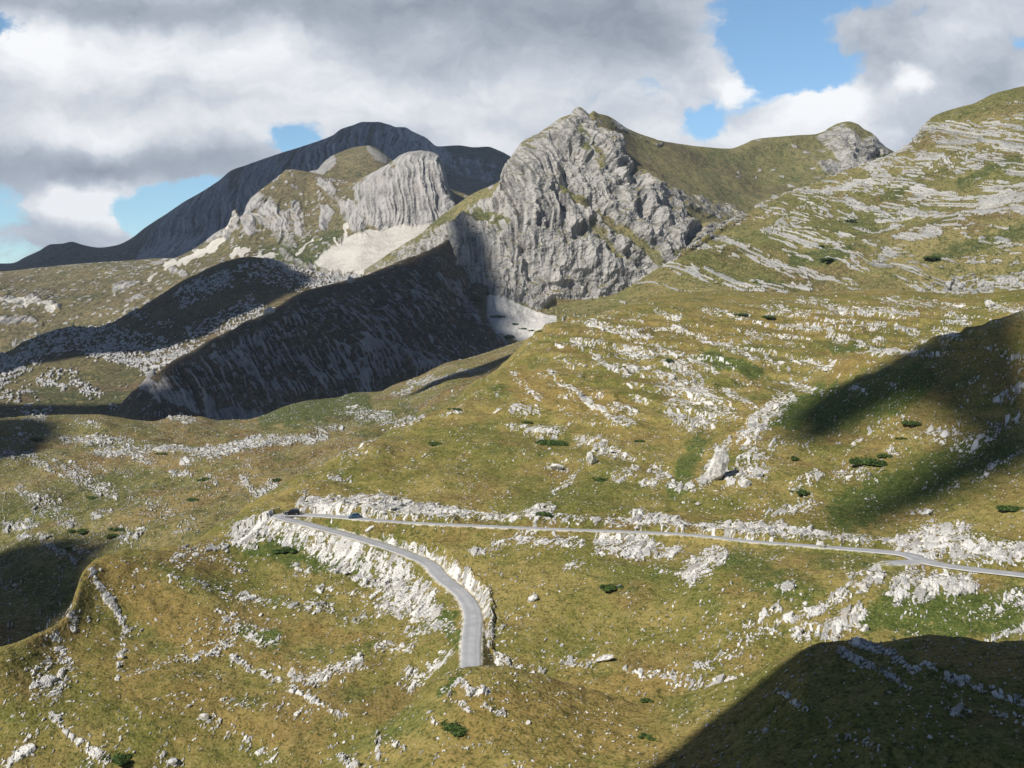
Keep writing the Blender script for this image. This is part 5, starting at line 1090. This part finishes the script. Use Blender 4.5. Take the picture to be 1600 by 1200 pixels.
# crag added out of view, its crest shaped to shade the near knoll
rim = [(1000,1340,138),(1025,1240,147),(1045,1205,150),(1085,1160,154),(1110,1130,157),(1140,1106,159),(1178,1082,161),(1205,1063,162),(1232,1047,163),(1250,1030,164),(1285,1013,165),(1320,1006,167),(1380,1004,168),(1450,1001,168),(1540,1008,168),(1620,1018,168),(1760,1046,168),(1900,1084,168),(2000,1115,156)]
cr_ = np.array([P(*p) for p in rim]) + SUNV * 380
tt = np.linspace(0, len(cr_) - 1, 160); CR = np.stack([np.interp(tt, np.arange(len(cr_)), cr_[:, i]) for i in range(3)], 1)
CR[:, 2] += 1.6 * fbm2(tt * 2.2, 0 * tt, 4, 191)
hd_ = np.array([SUNV[0], SUNV[1]]); hd_ /= np.linalg.norm(hd_)
rows_ = []
for off_, dz_ in ((150, -400), (110, -250), (70, -120), (36, -48), (14, -14), (4, -3), (0, 0), (-4, -9), (-12, -34), (-26, -85), (-44, -150), (-62, -215), (-86, -290), (-110, -360)):
    nz_ = fbm2(tt * 1.3 + off_, 0 * tt + off_ * .1, 4, 192) * min(9, abs(off_) * .35)
    rows_.append(np.stack([CR[:, 0] + hd_[0] * (off_ + nz_), CR[:, 1] + hd_[1] * (off_ + nz_), CR[:, 2] + dz_], 1))
RW_ = np.array(rows_)
mk_ = np.zeros(RW_.shape[:2] + (4,)); mk_[5:11, :, 0] = 1; mk_[..., 3] = .5
make_grid('added_shadow_crag', RW_[..., 0], RW_[..., 1], RW_[..., 2], mk_, M_near)

# thin mountain air
me = bpy.data.meshes.new('haze'); x0_, x1_, y0_, y1_, z0_, z1_ = -9100, 9100, -3100, 9100, -262, 900
me.from_pydata([(x, y, z) for z in (z0_, z1_) for y in (y0_, y1_) for x in (x0_, x1_)], [], [(0, 2, 3, 1), (4, 5, 7, 6), (0, 1, 5, 4), (2, 6, 7, 3), (0, 4, 6, 2), (1, 3, 7, 5)]); me.update()
hm = bpy.data.materials.new('haze'); hm.use_nodes = True; hn = hm.node_tree; hn.nodes.clear()
ho = hn.nodes.new('ShaderNodeOutputMaterial'); hv = hn.nodes.new('ShaderNodeVolumePrincipled'); hn.links.new(hv.outputs[0], ho.inputs['Volume'])
hv.inputs['Color'].default_value = (.62, .76, 1, 1); hv.inputs['Density'].default_value = 3.2e-5; hv.inputs['Anisotropy'].default_value = 0
me.materials.append(hm); o = bpy.data.objects.new('haze', me); COL.objects.link(o); o['kind'] = 'stuff'; tagit(o, 'thin bluish mountain haze', 'haze')

# ------------------------------------------------------------------ sky and sun
wd = bpy.data.worlds.new('World'); S.world = wd; wd.use_nodes = True
nt = wd.node_tree; nt.nodes.clear(); b = NB(nt)
outw = b.n('ShaderNodeOutputWorld'); bg = b.n('ShaderNodeBackground'); nt.links.new(bg.outputs[0], outw.inputs[0])
SKY = .06
bg.inputs[1].default_value = SKY
sky = b.n('ShaderNodeTexSky', sky_type='NISHITA', sun_disc=False, sun_elevation=R(SUN_EL), sun_rotation=R(180 + SUN_AZ), altitude=1900, air_density=1.0, dust_density=.3, ozone_density=2.0)
tc = b.n('ShaderNodeTexCoord').outputs['Generated']
sx = b.n('ShaderNodeSeparateXYZ'); nt.links.new(tc, sx.inputs[0])
yy = b.math('MAXIMUM', sx.outputs[1], .12)
ca, ce = b.math('DIVIDE', sx.outputs[0], yy), b.math('DIVIDE', sx.outputs[2], yy)
cb = b.n('ShaderNodeCombineXYZ'); b.put(cb.inputs[0], ca); b.put(cb.inputs[1], ce); vec0 = cb.outputs[0]
# slow warp so that no edge is an ellipse
wn = b.n('ShaderNodeTexNoise'); nt.links.new(vec0, wn.inputs['Vector']); wn.inputs['Scale'].default_value = 9; wn.inputs['Detail'].default_value = 5; wn.inputs['Roughness'].default_value = .6
wsub = b.n('ShaderNodeVectorMath', operation='SUBTRACT'); nt.links.new(wn.outputs['Color'], wsub.inputs[0]); wsub.inputs[1].default_value = (.5, .5, .5)
wsc = b.n('ShaderNodeVectorMath', operation='MULTIPLY'); nt.links.new(wsub.outputs[0], wsc.inputs[0]); wsc.inputs[1].default_value = (.11, .07, 0)
wad = b.n('ShaderNodeVectorMath', operation='ADD'); nt.links.new(vec0, wad.inputs[0]); nt.links.new(wsc.outputs[0], wad.inputs[1]); vec = wad.outputs[0]
def blob(u, v, ru, rv, amp):
    a0, e0 = pxdir(u, v)
    s = b.n('ShaderNodeVectorMath', operation='SUBTRACT'); nt.links.new(vec, s.inputs[0]); s.inputs[1].default_value = (float(a0), float(e0), 0)
    m = b.n('ShaderNodeVectorMath', operation='MULTIPLY'); nt.links.new(s.outputs[0], m.inputs[0]); m.inputs[1].default_value = (F / ru, F / rv, 0)
    l = b.n('ShaderNodeVectorMath', operation='LENGTH'); nt.links.new(m.outputs[0], l.inputs[0])
    r = b.n('ShaderNodeMapRange', interpolation_type='SMOOTHSTEP'); nt.links.new(l.outputs['Value'], r.inputs[0])
    r.inputs[1].default_value = 0; r.inputs[2].default_value = 1.35; r.inputs[3].default_value = amp; r.inputs[4].default_value = 0
    return r.outputs[0]
def total(lst):
    t = None
    for q in lst:
        o = blob(*q); t = o if t is None else b.math('ADD', t, o)
    return t
mp = b.n('ShaderNodeMapping'); nt.links.new(vec, mp.inputs[0]); mp.inputs['Scale'].default_value = (1, 1.7, 1)
f1 = b.noise(mp.outputs[0], 7, 8, .58); f2 = b.noise(mp.outputs[0], 20, 8, .66)
GAPS = [(1195,20,105,95,1.2),(1250,110,95,60,1.1),(1140,170,90,38,.9),(1230,160,60,60,.4),(290,318,150,38,1.3),(458,224,50,32,.85),(230,345,60,45,1.1),(20,325,70,60,.9),(8,45,40,22,.8),(1330,15,70,30,.5),(1000,140,40,25,.35),(0,410,90,40,.45),(1590,60,30,30,.4),(1090,195,50,30,.6)]
gap = total(GAPS)
BODY = total([(130,335,120,60,.75),(1180,130,60,30,.35),(1250,185,150,50,.8),(1420,150,110,50,.7)])
cov = b.math('ADD', b.math('SUBTRACT', b.math('ADD', b.math('MULTIPLY', b.math('SUBTRACT', f1, .5), 1.5), .62), gap), BODY)
cov = b.math('ADD', cov, b.math('MULTIPLY', b.math('SUBTRACT', f2, .5), .95))
alpha = b.ramp(cov, .02, .42)
LIT = total([(230,70,260,60,.30),(80,110,160,50,.22),(420,100,180,55,.22),(150,205,260,45,.34),(600,170,300,45,.26),(900,130,180,60,.14),(130,318,95,42,.85),(200,300,60,30,.3),(1170,130,60,35,.55),(1290,160,90,40,.55),(1420,135,50,22,.5),(1500,60,80,60,.22),(1240,210,140,30,.3),(1050,215,150,40,.25),(440,215,120,40,.2),(760,225,100,30,.25),(700,60,200,40,.1),(1130,50,60,60,.2),(40,60,60,50,.3)])
DRK = total([(800,60,420,60,.30),(620,0,500,45,.28),(150,10,350,30,.25),(230,255,260,42,.38),(30,255,150,50,.2),(1420,60,160,60,.12),(1560,110,90,70,.22),(1000,20,200,60,.22),(60,390,90,30,.12),(40,340,60,30,.2),(1330,90,90,40,.1)])
val = b.math('ADD', b.math('SUBTRACT', b.math('ADD', .575, LIT), DRK), b.math('ADD', b.math('MULTIPLY', b.math('SUBTRACT', f1, .5), .55), b.math('MULTIPLY', b.math('SUBTRACT', f2, .5), .52)))
cr = b.n('ShaderNodeValToRGB'); nt.links.new(val, cr.inputs[0])
E = cr.color_ramp.elements; E[0].position = .1; E[0].color = (.245, .28, .335, 1); E[1].position = 1.0; E[1].color = (.90, .91, .92, 1)
for p_, c_ in ((.38, (.385, .425, .485)), (.6, (.54, .58, .64)), (.8, (.735, .755, .785))):
    e_ = E.new(p_); e_.color = (*c_, 1)
gn = b.n('ShaderNodeMix', data_type='RGBA', blend_type='MULTIPLY'); gn.inputs[0].default_value = 1; nt.links.new(cr.outputs[0], gn.inputs[6]); k_ = 1.0 / SKY; gn.inputs[7].default_value = (k_, k_, k_, 1)
# the cloud field belongs to the view ahead; overhead and behind the sky is clearer
front = b.math('MULTIPLY', b.ramp(sx.outputs[1], .15, .5), b.math('SUBTRACT', 1., b.ramp(ce, .42, .75)))
sk2 = b.n('ShaderNodeMix', data_type='RGBA', blend_type='MULTIPLY'); nt.links.new(front, sk2.inputs[0]); nt.links.new(sky.outputs[0], sk2.inputs[6]); sk2.inputs[7].default_value = (1.8, 2.1, 2.08, 1)
fin = b.mix(b.math('MULTIPLY', alpha, front), sk2.outputs[2], gn.outputs[2])
nt.links.new(fin, bg.inputs[0])

sl = bpy.data.lights.new('sun', 'SUN'); sl.energy = 5.0; sl.angle = R(.5); sl.color = (1, .955, .88)
so = bpy.data.objects.new('sun', sl); COL.objects.link(so)
from mathutils import Vector
so.rotation_euler = Vector(SUNV).to_track_quat('Z', 'Y').to_euler()

# ------------------------------------------------------------------ camera and view
cam = bpy.data.cameras.new('camera'); cam.sensor_width = 36; cam.lens = 36 * F / 1600; cam.clip_start = .5; cam.clip_end = 60000
co = bpy.data.objects.new('camera', cam); COL.objects.link(co); co.location = (0, 0, 0); co.rotation_euler = (R(90) - PITCH, 0, 0)
S.camera = co
S.view_settings.view_transform = 'Standard'; S.view_settings.look = 'None'; S.view_settings.exposure = .2; S.view_settings.gamma = 1
S.cycles.use_denoising = True; S.cycles.max_bounces = 3; S.cycles.diffuse_bounces = 2; S.cycles.volume_bounces = 0
